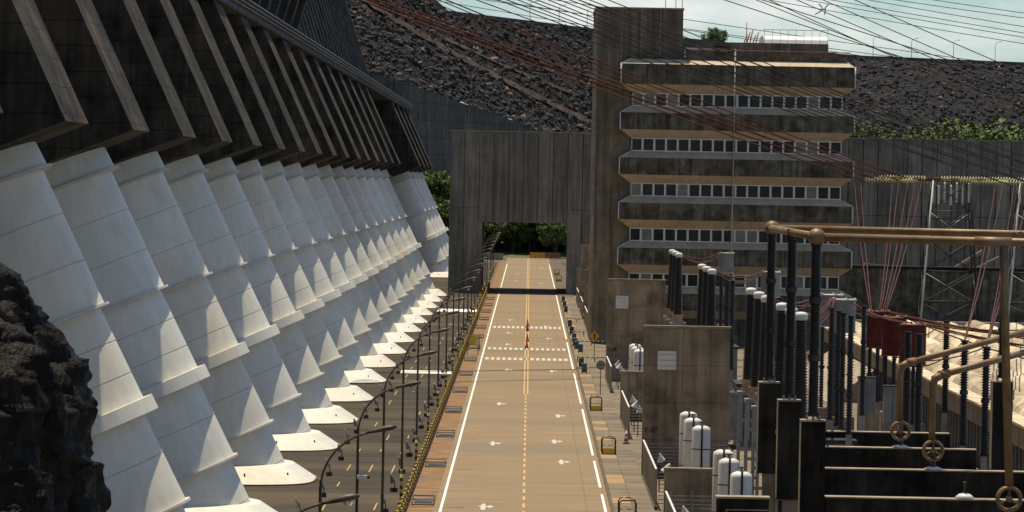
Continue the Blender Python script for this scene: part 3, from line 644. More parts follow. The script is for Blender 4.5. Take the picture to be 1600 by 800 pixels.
# signs
sg = thing('speed_sign', 'round white speed limit sign reading 40 on a thin post', 'sign', (6.3, 390, .148))
MB().tube([(0,0,0), (0,0,2.75)], .035, 8).build('post', 'steeld', sg)
AY = (Vector((1,0,0)), Vector((0,0,1)), Vector((0,-1,0)))
MB().lathe([(.38, 0), (.38, .03)], (0, -.04, 2.55), 28, AY, False).build('rim', 'red', sg)
fc = MB().lathe([(.30, 0), (.30, .012)], (0, -.072, 2.55), 28, AY, False).build('face', 'steel', sg)
link('lettering', text_mesh('40', .36, 'black'), sg, (0, -.095, 2.55), (math.pi/2, 0, 0))
ds = thing('warning_sign', 'amber diamond warning sign on a post near the stair tower', 'sign', (6.9, 470, .148))
MB().tube([(0,0,0), (0,0,2.9)], .035, 8).build('post', 'steeld', ds)
MB().prism([(0, 1.75), (.52, 2.3), (0, 2.85), (-.52, 2.3)], -.06, -.035).build('plate', 'amber', ds)
MB().prism([(-.05, 2.0), (.05, 2.0), (.05, 2.35), (.14, 2.35), (0, 2.6), (-.14, 2.35), (-.05, 2.35)], -.07, -.062).build('arrow_symbol', 'black', ds)
# ================================================================== FIRE WALLS, LOW WALLS AND FENCES of the transformer bays
FX = 7.28
def firewall(Y, h, label, num=None, hatch=None, x1=12.6, rail=True):
    t = thing('fire_wall', label, 'wall', (FX, Y, 0)); w = x1-FX
    nx, nz = 2, max(2, round(h/2.2)); jx = .45
    MB().box(.02, w-.02, .05, .5, -.2, h-.02).build('wall_core', 'kerb', t)
    xs = [0, w*jx, w]
    for i in range(nx):
        for j in range(nz):
            MB().box(xs[i]+.012, xs[i+1]-.012, rnd.uniform(0,.02), .55, h*j/nz+.012, h*(j+1)/nz-.012).build('panel', 'fire', t)
    MB().box(-.06, w+.06, -.06, .61, h, h+.14).build('coping', 'edge', t); MB().box(-.035, -.002, -.01, .56, 0, h-.002).build('edge_strip', 'edge', t)  # paler top and side strip paint the sunlit edges of the wall
    if hatch:
        p = at(*hatch, Y); MB().box(p.x-FX-.58, p.x-FX+.58, -.08, .02, p.z-.58, p.z+.58).build('vent_panel', 'tank', t)
        for q in range(3): MB().box(p.x-FX-.58, p.x-FX+.58, -.10, -.081, p.z-.35+q*.35, p.z-.33+q*.35).build('vent_slat', 'steel', t)
    if num: link('lettering', text_mesh(num, .46, 'black'), t, (.52, -.012, 2.9), (math.pi/2, 0, 0))
    return t
firewall(285, 9.25, 'tall brown concrete fire wall numbered E-07 with pale square vent', 'E-07', (1042, 563))
firewall(421, 9.25, 'tall brown concrete fire wall numbered E-08 with pale square vent', 'E-08', (972, 472))
firewall(640, 9.25, 'tall concrete fire wall between the stair tower and the gateway', None, None, 11)
firewall(590, 6.8, 'concrete fire wall tucked behind the stair tower corner', None, None, 10)
firewall(238, 3.35, 'low concrete bay wall in front of the white gas cylinders', None, None, 10.0)
firewall(352, 3.65, 'low concrete bay wall in front of fire wall E-08', None, None, 10.0)
firewall(690, 5.0, 'low concrete bay wall beside the gateway pier', None, None, 10.0)
def fence(Y0, Y1, xr, label):
    t = thing('slat_fence', label, 'fence', (FX+.05, Y1, 0)); L = Y1-Y0; H_ = 2.25
    MB().box(-.08, .12, -L, 0, -.1, .22).build('plinth', 'kerb', t)
    n = max(2, int(L/1.0)); pm_ = MB().box(-.03, .03, -.012, .04, .22, H_).mesh('slat', 'tan')
    for q in range(n*2): link('slat', pm_, t, (0, -L*(q+.5)/(n*2), 0))
    MB().box(-.05, .05, -L, 0, H_, H_+.07).build('top_rail', 'cap', t)
    for q in range(int(L/3)+1): MB().box(-.06, .06, -.05, .05, .22, H_+.01).build('post', 'edge', t).location = (.06, -min(L-.06, 3*q+.06), 0)
    # return of horizontal slats facing along the road
    sm_ = MB().box(.14, xr-FX, -.02, .02, 0, .055).mesh('cross_slat', 'steel')
    for yy in ((-.35,) if xr < 11 else (-.35,)):
        for q in range(9): link('cross_slat', sm_, t, (0, yy, .35+.215*q))
        for q in range(3): MB().box(-.035, .035, -.06, -.021, 0, H_).build('cross_post', 'steel', t).location = (.25+(xr-FX-.5)*q/2, yy, .1)
    for q in range(9): link('cross_slat', sm_, t, (0, -L+.1, .35+.215*q))
    return t
fence(256, 284.6, 12.4, 'pale slatted steel fence running along the footway from fire wall E-07')
fence(397, 420.6, 12.4, 'pale slatted steel fence running along the footway from fire wall E-08')
fence(206, 237.6, 10.0, 'pale slatted fence of the bay in front of the white gas cylinders')
fence(326, 351.6, 10.0, 'pale slatted fence with a traffic cone at its corner')
fence(560, 589, 9.6, 'pale slatted fence behind the stair tower')
fence(610, 639, 10.5, 'pale slatted fence along the wall between stair tower and gateway')
fence(663, 689, 10, 'pale slatted fence ending at the gateway')
# white horn flood lights inside the fences
hl = thing('horn_light', 'white cone flood light on a bent bracket inside a slatted fence', 'flood light', (8.1, 262, 0), 'white cone flood lights by the slatted fences')
MB().tube([(0,0,0), (0,0,1.6), (.1,0,1.8)], .04, 6).build('post', 'steeld', hl)
MB().lathe([(.26, -.22), (.22, -.15), (.06, .22), (.03, .30)], (.1, 0, 1.98), 12, (Vector((1,0,0)), Vector((0,.9,.43)), Vector((.2,-.43,.88)))).build('shade', 'cap', hl)
for px, Y in ((1031, 272), (1040, 262), (961, 413), (964, 406), (968, 399), (986, 345), (990, 337), (996, 330), (1066, 228), (1047, 215)):
    p = at(px, 700, Y); o = dup(hl, (max(7.9, p.x), Y, 0)); o.rotation_euler = (0, 0, rnd.uniform(-1, 1))
# gas cylinders
cy = thing('gas_cylinder', 'tall white gas cylinder with black riser pipe beside fire wall E-07', 'tank', (9.6, 248, 0), 'white gas cylinders in front of fire wall E-07')
MB().lathe([(.46, -.02), (.50, .1), (.50, 4.92), (.47, 5.06), (.34, 5.14), (.16, 5.2)], (0,0,0), 24).build('shell', 'tank', cy)
hw_ = MB().lathe([(.05, 5.18), (.05, 5.36)], (0,0,0), 8); hw_.lathe([(.17, 5.34), (.17, 5.39)], (0,0,0), 12); hw_.build('valve', 'steeld', cy)
MB().tube([(.02, -.54, 0), (.02, -.54, 5.0), (.02, -.3, 5.28), (.02, 0, 5.3)], .05, 6).build('riser_pipe', 'black', cy)
for z in (2.1, 3.9): MB().lathe([(.515, z), (.515, z+.05)], (0,0,0), 24, None, False).build('strap', 'steeld', cy)
def putc(px, py, Y, first=False, lab=None, grp=None, dz=0):
    p = at(px, py, Y); loc = (p.x, Y, p.z-5.15)
    if loc[2] > -.02 or True:
        loc = (p.x, Y, 0)
    if first: cy.location = loc; o = cy
    else: o = dup(cy, loc, lab)
    if grp: o['group'] = grp
    return o
putc(1096, 663, 248, True); putc(1083, 645, 256); putc(1076, 634, 263)
L3 = 'white gas cylinder beyond the low bay wall next to the steel bushing stands'
for a in ((1130, 707, 226), (1139, 722, 219), (1158, 745, 209)): putc(*a, lab=L3, grp='white gas cylinders next to the bushing stands')
L4 = 'white gas cylinder between fire wall E-07 and fire wall E-08'
for a in ((993, 520, 372), (996, 525, 366), (1000, 531, 360)): putc(*a, lab=L4, grp='white gas cylinders in front of fire wall E-08')
# dark hatched box near the camera side of the bays
bx = thing('cable_pit_wall', 'dark concrete cable pit wall with raised pale framing', 'wall', (9.3, 200, 0))
MB().box(-.9, 1.35, 0, 1.0, -.2, 4.55).build('wall', 'dark', bx); MB().box(-.95, 1.4, -.05, 1.05, 4.552, 4.64).build('coping', 'edge', bx)
for z in (4.05, 3.4, 2.7): MB().box(-.5, 1.38, -.06, .0, z, z+.05).build('frame_bar', 'edge', bx)
MB().box(-.52, -.47, -.06, .0, 2.0, 4.05).build('frame_bar', 'edge', bx)
# ================================================================== BUSHINGS on steel stands
def shed_profile(z0, z1, r0, r1, n, depth):
    pr = []
    for q in range(n):
        f = q/n; r = r0+(r1-r0)*f; z = z0+(z1-z0)*f; dz = (z1-z0)/n
        pr += [(r, z), (r+depth, z+dz*.30), (r+depth*.9, z+dz*.42), (r, z+dz*.62)]
    pr.append((r1, z1)); return pr
BXX = 12.6
bu = thing('transformer_bushing', 'tall black ribbed bushing with white cap on a grey steel stand', 'bushing', (BXX, 243, 0), 'black bushings in threes along the transformer bays')
for sx in (-.55, .55):
    for sy in (-.5, .5): MB().box(sx-.07, sx+.07, sy-.07, sy+.07, -.05, 6.35).build('leg', 'steel', bu)
for z in (1.6, 3.2, 4.8):
    MB().box(-.48, .48, -.54, -.48, z, z+.12).build('brace', 'steel', bu); MB().box(-.48, .48, .48, .54, z, z+.12).build('brace', 'steel', bu)
MB().box(-.68, .68, -.62, .62, 6.352, 6.55).build('platform', 'steel', bu)
MB().lathe([(.48, 6.552), (.48, 6.75), (.40, 6.76), (.40, 7.05), (.5, 7.06), (.5, 7.22)], (0,0,0), 20, None, False).build('pedestal', 'pink', bu)
MB().lathe(shed_profile(7.222, 12.0, .35, .21, 36, .09), (0,0,0), 18).build('insulator', 'insul', bu)
MB().lathe([(.1, 11.98), (.27, 12.02), (.31, 12.1), (.31, 12.26), (.26, 12.36), (.08, 12.4)], (0,0,0), 16).build('cap', 'cap', bu)
BPOS = [243, 251, 260, 212, 220, 228, 316, 325, 334, 386, 395, 404]
TL = {0: ('black ribbed bushing on a steel stand between fire wall E-07 and the bus columns', 'bushings between fire wall E-07 and the bus columns'), 1: ('black ribbed bushing with white cap rising behind the dark bus columns', 'bushings behind the bus columns'),
      2: ('black ribbed bushing with white cap rising behind the top of fire wall E-07', 'bushings behind fire wall E-07'), 3: ('black ribbed bushing with white cap rising beside the top of fire wall E-08', 'bushings beside fire wall E-08')}
for i, yy in enumerate(BPOS):
    o = dup(bu, (BXX, yy, 0)) if i else bu
    o['label'], o['group'] = TL[i//3]
tf = thing('power_transformer', 'dark grey transformer tank with radiator fins behind the bushing stands', 'transformer', (16.2, 252, 0), 'transformers behind the bushing stands')
MB().box(-1.6, 1.6, -3.2, 3.2, -.05, 4.3).build('tank', 'grey', tf); MB().box(-1.75, 1.75, -3.35, 3.35, 4.302, 4.5).build('tank_lid', 'steeld', tf)
for q in range(9): MB().box(-2.3, -1.602, -3.0+.7*q, -2.82+.7*q, .6, 3.9).build('radiator_fin', 'steel', tf)
for q in range(6): MB().box(-1.4+.5*q, -1.3+.5*q, -3.9, -3.201, .6, 3.9).build('radiator_fin', 'steel', tf)
for yy in (320, 392): dup(tf, (16.2, yy, 0))
# arresters: thin stacked black insulators
def post_ins(name, label, cat, grp, h0, h1, r, units, base='steel'):
    t = thing(name, label, cat, (0, 0, 0), grp)
    MB().box(-.16, .16, -.16, .16, -.05, h0).build('pedestal', base, t); L = (h1-h0)/units
    for u in range(units):
        z = h0+u*L; MB().lathe(shed_profile(z+.1, z+L-.1, r*.62, r*.62, max(8, int(L*6.5)), r*.38), (0,0,0), 12).build('insulator', 'insul', t)
        MB().lathe([(r*.9, z+.0), (r*.9, z+.1)], (0,0,0), 12, None, False).build('flange', 'steeld', t); MB().lathe([(r*.9, z+L-.1), (r*.9, z+L)], (0,0,0), 12, None, False).build('flange', 'steeld', t)
    return t
ar = post_ins('surge_arrester', 'thin black surge arrester stack between the bushings and grey line traps', 'arrester', 'thin black surge arresters', 4.9, 11.3, .20, 3)
first = True
for px, Y in ((1126, 345), (1136, 338), (1144, 331), (1300, 262), (1311, 256), (1318, 252), (1330, 247), (1238, 276), (1219, 284), (1350, 268)):
    p = at(px, 500, Y)
    if first: ar.location = (p.x, Y, 0); first = False
    else: dup(ar, (p.x, Y, 0))
# grey line traps on triple posts
def trap(name, label, grp, m, r, h, zb, Y, X):
    t = thing(name, label, 'line trap', (X, Y, 0), grp)
    MB().lathe([(r, zb), (r, zb+h)], (0,0,0), 32, None).build('drum', m, t, 30)
    MB().lathe([(r+.06, zb+h), (r+.06, zb+h+.07)], (0,0,0), 32, None, False).build('rim', 'rust' if m == 'red' else 'cap', t); MB().lathe([(r+.05, zb-.07), (r+.05, zb)], (0,0,0), 32, None, False).build('rim', 'rust' if m == 'red' else 'cap', t)
    for q in range(5):
        an = q*2*math.pi/5; MB().box(r*.9*math.cos(an)-.08, r*.9*math.cos(an)+.08, r*.9*math.sin(an)-.08, r*.9*math.sin(an)+.08, zb+h+.07, zb+h+.16).build('lug', 'cap', t)
    for q in range(3):
        an = q*2*math.pi/3+.5; c = (r*.72*math.cos(an), r*.72*math.sin(an), 0)
        MB().lathe(shed_profile(3.6, zb-.07, .11, .11, 30, .07), c, 10).build('post_insulator', 'insul', t)
        MB().lathe([(.2, (3.6+zb)/2-.1), (.2, (3.6+zb)/2+.06)], c, 10, None, False).build('joint', 'steeld', t)
    MB().box(-r, r, -r, r, -.05, 3.6).build('plinth', 'fire', t)
    return t
gt = trap('line_trap', 'grey cylindrical line trap on black posts beside the powerhouse', 'grey line traps', 'grey', .80, 2.0, 9.0, 292, 20.0)
for yy in (304, 380, 480): dup(gt, (20.0 if yy != 480 else 20.6, yy, 0))
rt = trap('line_trap', 'dark red cylindrical line trap on black posts in front of cream shells', 'dark red line traps', 'red', .80, 2.4, 7.3, 285, 23.9)
for yy in (300, 314): dup(rt, (23.9, yy, 0))
pi = post_ins('post_insulator', 'thick black post insulator standing before the cream powerhouse shells', 'insulator', 'thick black post insulators', 3.6, 9.6, .27, 2, 'steel')
first = True
for px, Y in ((1507, 262), (1541, 252), (1478, 300), (1436, 272), (1418, 276)):
    p = at(px, 560, Y)
    if first: pi.location = (p.x, Y, 0); first = False
    else: dup(pi, (p.x, Y, 0))
# grey control cabinets under the red traps
kab = thing('control_cabinet', 'grey steel control cabinet on legs among the black posts', 'cabinet', (21.6, 292, 0), 'grey control cabinets')
MB().box(-.55, .55, -.4, .4, 3.9, 6.1).build('body', 'grey', kab); MB().box(-.6, .6, -.45, .45, 6.1, 6.18).build('lid', 'steeld', kab)
MB().box(-.03, .0, -.42, -.401, 4.0, 6.0).build('door_seam', 'steeld', kab)
for sx in (-.5, .5):
    for sy in (-.35, .35): MB().box(sx-.05, sx+.05, sy-.05, sy+.05, -.05, 3.9).build('leg', 'steel', kab)
dup(kab, (22.3, 280, 0)); dup(kab, (15.6, 300, 0)); dup(kab, (16.3, 330, 0))
# ================================================================== FOREGROUND BUS STRUCTURE
for i, Y in enumerate((198, 218, 236, 251)):
    t = thing('concrete_beam', ['dark concrete cross beam carrying only a small white stub insulator', 'dark concrete cross beam under the lower corona wheel', 'dark concrete cross beam under the upper corona wheel', 'dark concrete cross beam behind the corona wheels'][i], 'beam', (21, Y, 0))
    x0 = -8.0
    MB().box(x0, 8 if i < 2 else (8 if i < 2 else 2.15), 0, .9, 2.2 if i else -.1, 4.80).build('beam', 'dark', t); MB().box(x0-.02, 8 if i < 2 else 2.15, -.03, .93, 4.802, 4.86).build('edge_cap', 'edge', t)
    for xx in (-7.6, 0, 1.6): MB().box(xx-.4, xx+.4, .1, .8, -.1, 4.7).build('column', 'dark', t)
col = thing('bus_column', 'dark concrete column with tall black insulator carrying the brown bus pipe', 'column', (11.55, 185, 0), 'columns under the brown bus pipe')
MB().box(-.49, .49, -.49, .49, 4.45, 8.75).build('pier_head', 'dark', col); MB().box(-.20, .48, -.4, .4, -.1, 4.452).build('pier_shaft', 'fire', col)  # shaft paler than head, its lit look put into the colour
MB().box(-.51, .51, -.51, .51, 8.752, 8.82).build('cap_plate', 'edge', col); MB().box(-.505, -.49, -.5, .5, 4.5, 8.75).build('edge_strip', 'edge', col)
for a in (-.25, 0, .25): MB().lathe([(.05, 8.8), (.05, 9.0)], (a, -.2, 0), 8, None, False).build('bolt', 'steel', col)
z0 = 8.95
for u in range(3):
    L = 2.33; z = z0+u*L
    MB().lathe([(.26, z-.0), (.26, z+.13)], (0,0,0), 14, None, False).build('flange', 'steeld', col)
    MB().lathe(shed_profile(z+.13, z+L-.13, .19, .18, 24, .07), (0,0,0), 14).build('insulator', 'insul', col); MB().lathe([(.24, z+L-.13), (.24, z+L)], (0,0,0), 14, None, False).build('flange', 'steeld', col)
for Y, X in ((202, 11.55), (220, 11.6), (226, 23.35)): dup(col, (X, Y, 0))
bp = thing('bus_pipe', 'brown tubular bus pipe loop with ball joints on the tall columns', 'pipe', (11.55, 185, 16.15))
R_ = .17
def bpart(pts, r, name='pipe', m='bus', seg=12): o = MB().tube([Vector(p)-Vector((11.55,185,16.15)) for p in pts], r, seg).build(name, m, bp); return o
bpart([(11.55,185,16.15), (11.55,220,16.15)], .17); bpart([(11.55,185,16.15), (30,185,16.02)], .17); bpart([(11.6,220,16.15), (34,220,16.05)], .17); 
def ball(p, r, name='ball_joint'): o = MB().lathe([(r*math.sin(math.pi*q/10)+.001, -r*math.cos(math.pi*q/10)) for q in range(11)], Vector(p)-Vector((11.55,185,16.15)), 16).build(name, 'bus', bp); return o
ball((11.55,185,16.15), .36); ball((11.6,220,16.15), .36); bpart([(11.3,202,15.97), (11.8,202,15.97)], .2, 'clamp', 'steeld'); bpart([(11.55,202,15.9), (11.55,202,16.3)], .24, 'clamp', 'steeld')
bpart([(23.35,226,15.8), (23.35,226,16.02), (23.35,219,16.08)], .16, 'branch')
q0 = at(1569, 378, 185); q1 = at(1577, 762, 185)
bpart([(q0.x,185,16.08), (q0.x+.05,185,14), (q1.x,185,q1.z)], .17, 'drop_pipe'); bpart([(q0.x-1.2,185,16.1), (q0.x+.3,185,16.09)], .2, 'sleeve')
def wheel(name, c, r, parent, base):
    w = MB()
    for dy in (-.16, .16): w.tube([(c[0]+r*math.cos(a*math.pi/12), c[1]+dy, c[2]+r*math.sin(a*math.pi/12)) for a in range(25)], .075, 8, False)
    o = w.build(name, 'bus', parent)
    s = MB()
    for a in (90, 210, 330): s.tube([(c[0], c[1], c[2]), (c[0]+r*math.cos(math.radians(a)), c[1], c[2]+r*math.sin(math.radians(a)))], .06, 6)
    s.tube([(c[0], c[1]-.2, c[2]), (c[0], c[1]+.2, c[2])], .13, 10); s.build('spokes', 'bus', o)
    return o
dropw = wheel('corona_wheel', (q1.x-11.55, 0, q1.z-16.15-.45), .46, bp, None)
wb = MB().lathe(shed_profile(4.85-16.15, q1.z-16.15-.9, .16, .16, 5, .08), (q1.x-11.55, 13.5*0, 0), 12); 
def gooseneck(px, ptop, pwheel, Y, px2, py2, label):
    a = at(px, ptop, Y); w = at(px, pwheel, Y); e2 = at(px2, py2, Y+6); t = thing('bus_gooseneck', label, 'pipe', (w.x, Y, 4.85)); O = Vector((w.x, Y, 4.85))
    MB().tube([Vector((a.x, Y, w.z+.35))-O, Vector((a.x, Y, a.z-.55))-O, Vector((a.x+.08, Y, a.z-.18))-O, Vector((a.x+.4, Y, a.z))-O], [.16,.16,.2,.2], 12).build('riser', 'bus', t)
    MB().tube([Vector((a.x+.38, Y, a.z))-O, Vector((e2.x, Y+6, e2.z))-O], .16, 12).build('arm', 'bus', t); MB().tube([Vector((a.x+.3, Y, a.z-.01))-O, Vector((a.x+.75, Y+.3, a.z+.08))-O], .22, 12).build('elbow_collar', 'rust', t)
    wheel('corona_wheel', (0, 0, w.z-4.85), .45, t, None)
    MB().lathe([(.40, -.01), (.42, .08), (.2, .15), (.1, .16)], (0, .0, 0), 18).build('base_disc', 'ceramic', t)
    MB().lathe(shed_profile(.14, max(.3, w.z-4.85-.05), .11, .11, 4, .05), (0, .0, 0), 12).build('base_insulator', 'insul', t)
gooseneck(1407, 567, 673, 236.4, 1625, 512, 'brown bent bus pipe with corona wheel on the beam behind, higher of the pair')
gooseneck(1458, 586, 704, 218.4, 1640, 540, 'brown bent bus pipe with corona wheel on the next beam, lower of the pair')
p = at(1507, 767, 198.4); st = thing('stub_insulator', 'small white stub insulator on top of the nearest dark beam', 'insulator', (p.x, 198.4, 4.855))
MB().lathe([(.38, 0), (.40, .08), (.25, .20), (.06, .24)], (0,0,0), 18).build('disc', 'ceramic', st); MB().tube([(0,0,.2), (0,0,.75)], .045, 6).build('stud', 'steeld', st); MB().lathe([(.09,.66),(.09,.72)], (0,0,0), 8).build('nut', 'steeld', st)
# ================================================================== POWERHOUSE with arched roof shells
ph_ = thing('powerhouse', 'long cream powerhouse roof of arched shells behind a tan parapet', 'building', (45, 380, 0))
def ppart(mb, name, m, sharp=None): o = mb.build(name, m, ph_, sharp); o.location = (-45, -380, 0); return o
ppart(MB().box(29.9, 110, 150, 470, -.1, 3.4), 'hall', 'siding'); ppart(MB().box(29.35, 30.3, 150, 470.5, 2.9, 4.2), 'parapet', 'tan')
ppart(MB().box(29.2, 30.5, 150, 470.6, 4.202, 4.35), 'parapet_coping', 'shell'); ppart(MB().box(29.9, 110, 470.2, 471, -.1, 4.6), 'end_wall', 'tan')
sd = MB().box(29.78, 29.9, 0, .12, 0, 2.88).mesh('siding_rib', 'siding')
for q in range(120): link('siding_rib', sd, ph_, (-45, 200+2.2*q-380, 0))
# one shell: half barrel with a rounded nose, 2.3 m wide and 9.6 m long
sh = MB(); vs = []; ny, nx_ = 4, 8
for j in range(ny+1):
    v = j/ny; hh = 1.55*(1-(1-min(1, v*1.35+.04))**2)**.5
    for i in range(nx_+1):
        an = math.pi*i/nx_; vs.append((-1.32*math.cos(an), 11.0*v, hh*math.sin(an)**1.15 if 0 < i < nx_ else 0))
sh.add(vs, [(j*(nx_+1)+i, (j+1)*(nx_+1)+i, (j+1)*(nx_+1)+i+1, j*(nx_+1)+i+1) for j in range(ny) for i in range(nx_)], False)
sh.f.append(tuple(ny*(nx_+1)+i for i in range(nx_+1))); sh.sm.append(False); sh.add([(-1.36, 10.6, 0), (1.36, 10.6, 0), (1.36, 11.4, 0), (-1.36, 11.4, 0), (-1.36, 10.6, .6), (1.36, 10.6, .6), (1.36, 11.4, .6), (-1.36, 11.4, .6)], [(3,2,1,0),(4,5,6,7),(0,1,5,4),(1,2,6,5),(2,3,7,6),(3,0,4,7)])
shm = sh.mesh('roof_shell', 'shell'); shc = 0
for r_ in range(13):
    for c_ in range(17):
        Y = 456-13.0*c_-(r_ % 2)*6.5; X = 32.3+3.25*r_
        if (X*7200/Y+828) > 1680 and c_ > 3: continue
        link('roof_shell', shm, ph_, (X-45, Y-380, 3.4)); shc += 1
ppart(MB().prism([(25.3, -.05), (29.3, -.05), (29.3, 2.8)], 388, 440), 'ramp_bank', 'tan')
# ================================================================== PYLONS on the powerhouse
def pylon(X, Y, label, zt=19.0, zb=3.3):
    t = thing('lattice_pylon', label, 'pylon', (X, Y, zb)); h = zt-zb; wt, wb_ = 1.9, 3.1
    def leg(sx, sy, f): w = wb_+(wt-wb_)*f; return Vector((sx*w, sy*w*.8, h*f))
    for sx in (-1, 1):
        for sy in (-1, 1): MB().tube([leg(sx, sy, 0), leg(sx, sy, .33), leg(sx, sy, .66), leg(sx, sy, 1)], [.11, .10, .10, .09], 4).build('leg', 'cap' if sx < 0 and sy < 0 else 'steeld', t)  # near left leg white, the rest dark: sunlight painted by material
    n = 5
    for q in range(n):
        f0, f1 = q/n, (q+1)/n
        for (a, b) in (((-1,-1),(1,-1)), ((1,-1),(1,1)), ((1,1),(-1,1)), ((-1,1),(-1,-1))):
            MB().tube([leg(*a, f0), leg(*b, f1)], .045, 4).build('brace', 'steel' if q%2 else 'steeld', t); MB().tube([leg(*b, f0), leg(*a, f1)], .045, 4).build('brace', 'steeld', t); MB().tube([leg(*a, f1), leg(*b, f1)], .045, 4).build('brace', 'steeld', t)
    MB().box(-3.4, 4.4, -.25, .25, h-.1, h+.22).build('cross_arm', 'steeld', t); MB().box(-2.2, 2.2, -1.7, 1.7, h-4.0, h-3.85).build('deck', 'steeld', t)
    for q in range(7):
        x = -1.9+.62*q; MB().lathe(shed_profile(-2.1, 0, .07, .07, 9, .07), (x, -1.2+.2*(q%3), h-.12-.3*(q%2)), 8).build('hanging_insulator', 'ceramic', t)
    return t
pylon(43.6, 478, 'lattice steel pylon with white insulators nearer to the office block'); pylon(52.6, 478, 'lattice steel pylon with white insulators farther from the office block')
sp = shed_profile(0, 5.0, .05, .05, 17, .24)
for i, px in enumerate((1352, 1372, 1412, 1470, 1500, 1545, 1560)):
    p = at(px, 284+(px-1350)*.02+(i%2)*5, 476+(i%3)*1.2); L_ = [5.0, 5.0][0]
    o = MB().lathe(sp, (0,0,0), 10, (Vector((0,1,0)), Vector((0,0,1)), Vector((1,0,-.006)))).build('insulator_string', 'glassins'); o.location = (p.x, p.y, 18.95+(i%2)*.28)
    tag(o, 'horizontal yellow glass insulator string strung to the lattice pylon', 'insulator', 'yellow insulator strings')
# ================================================================== WIRES
wires = []
def wire(a, b, r, sag, m, label, grp, n=14, name='power_line'):
    a, b = Vector(a), Vector(b); pts = []
    for q in range(n+1):
        f = q/n; p = a.lerp(b, f); p.z -= sag*4*f*(1-f); pts.append(p)
    o = MB().tube(pts, r, 4, True).build(name, m); tag(o, label, 'wire', grp); return o
LA = 'rust brown overhead conductor slanting from the dam past the office block'
for i in range(12):
    b = at(1338+i*9, 279+(i%3)*3, 476+(i%4)); s_ = .405+.012*(i%5); px = 330; py = b and (280-s_*(1345+i*10-330))+ (i%4)*16
    a = at(px, py, 425); a.x = -37.0-(a.z-45)*.33; wire(a, b, .05 if i%3 else .065, .6, 'wire', LA, 'brown conductors in front of the office block')
LB = 'dark overhead conductor slanting to the second lattice pylon'
for i in range(13):
    b = at(1560+i*13, 282+(i%3)*5, 474+(i%3)); s_ = .40+.015*(i%4); py = 283-s_*(1565+i*14-330)
    a = at(330, py, 400); a.x = -36-(a.z-45)*.33; wire(a, b, .05, .8, 'wired', LB, 'dark conductors to the second pylon')
LC = 'thin black overhead line crossing the open sky above the rockfill'
for i, (x0, y0, x1, y1) in enumerate(((1010,-40,1640,72),(1060,-42,1640,62),(1110,-40,1640,55),(1180,-38,1640,45),(690,-14,1640,118),(720,-12,1640,126),(700,-30,1640,108),(1240,-30,1640,30),(640,-10,1640,150),(1330,-26,1640,22),(1000,-80,1640,180),(1040,-80,1640,195),(1075,-80,1640,165),(1130,-75,1640,150),(1180,-75,1640,128))):
    a = at(x0-260, y0-260*(y1-y0)/(x1-x0), 640); b = at(x1+150, y1+150*(y1-y0)/(x1-x0), 560); wire(a, b, .042 if i < 10 else .06, .5, 'wired', LC, 'thin lines across the sky')
s0 = at(1287, 14, 600); sp_ = thing('line_spacer', 'black cross-shaped spacer clamped on the sky lines', 'spacer', s0)
for sx in (-1, 1): MB().tube([(.62*sx, 0, .62), (.22*sx, 0, .2), (.22*sx, 0, -.2), (.62*sx-.5, 0, -.75)], .075, 6).build('arm', 'black', sp_)
MB().tube([(-.22, 0, .0), (.22, 0, .0)], .06, 6).build('bar', 'black', sp_)
for dz, dx in ((.62, .62), (-.75, -.1)):
    a = s0+Vector((dx-45, 0, dz+11.5)); b = s0+Vector((dx+60, 0, dz-20)); wire(a, b, .06, 0.2, 'wired', LC, 'thin lines across the sky')
# jumpers between bushings, traps and posts
LJ = 'sagging brown jumper wire between bushing caps and the line traps'
for i, Y in enumerate(BPOS):
    tx = [292, 304, 304, 292, 292, 292, 380, 380, 380, 480, 480, 480][i]; tY = [292, 304, 304, 292, 292, 292, 380, 380, 380, 480, 480, 480][i]
    X2 = 20.0-.7 if tY != 480 else 19.9
    wire((BXX, Y, 12.38), (X2, tY-.2+.3*(i%3), 11.1), .045, .55+.1*(i%3), 'wire', LJ, 'jumper wires at the bushings'); wire((BXX+.1, Y+.1, 12.36), (X2+.2, tY+.2*(i%3), 11.1), .04, 1.0, 'wire', LJ, 'jumper wires at the bushings')
LK = 'brown jumper wire running among red line traps and black posts'
for i in range(6):
    Y = (285, 300, 314)[i%3]; wire((20.2, (292, 304)[i%2], 11.15), (23.5+.3*(i%2), Y, 9.85), .045, .35+.2*(i%3), 'wire', LK, 'jumper wires at the red traps')
PI = [o for o in bpy.data.objects if o.name.startswith('post_insulator') and o.type == 'EMPTY']
for i in range(9):
    Y = (285, 300, 314)[i%3]; e_ = (33.5+1.9*i, 250+9*((i*3)%7), 8.0+.42*((i*2)%5)); wire((24.2, Y+.3, 9.85), e_, .045, .5+.25*(i%3), 'wire', LK, 'jumper wires at the red traps')
for i, q_ in enumerate(PI):
    wire((23.9, (285, 300, 314)[i%3], 7.2), (q_.location.x, q_.location.y, 9.6), .04, .5, 'wire', LK, 'jumper wires at the red traps')
LD = 'brown dropper wire hanging steeply from the insulator strings'
for i, (px, px2, py2, Y2) in enumerate(((1395,1352,470,380),(1418,1375,470,380),(1404,1360,462,380),(1440,1402,470,380),(1430,1390,452,382),(1556,1500,520,330),(1568,1515,520,330),(1596,1548,500,340),(1335,1318,470,380),(1345,1326,470,382),(1610,1560,520,320),(1585,1530,515,330))):
    b = at(px, 285, 476); q_ = PI[i%2].location
    q_ = PI[0 if px < 1575 else 1].location; a = Vector((23.35+(px-1335)/105*1.1, 314, 9.82)) if Y2 >= 380 else Vector((q_.x, q_.y, 9.6)); wire(b, a, .05, .8, 'wire', LD, 'dropper wires under the insulator strings')
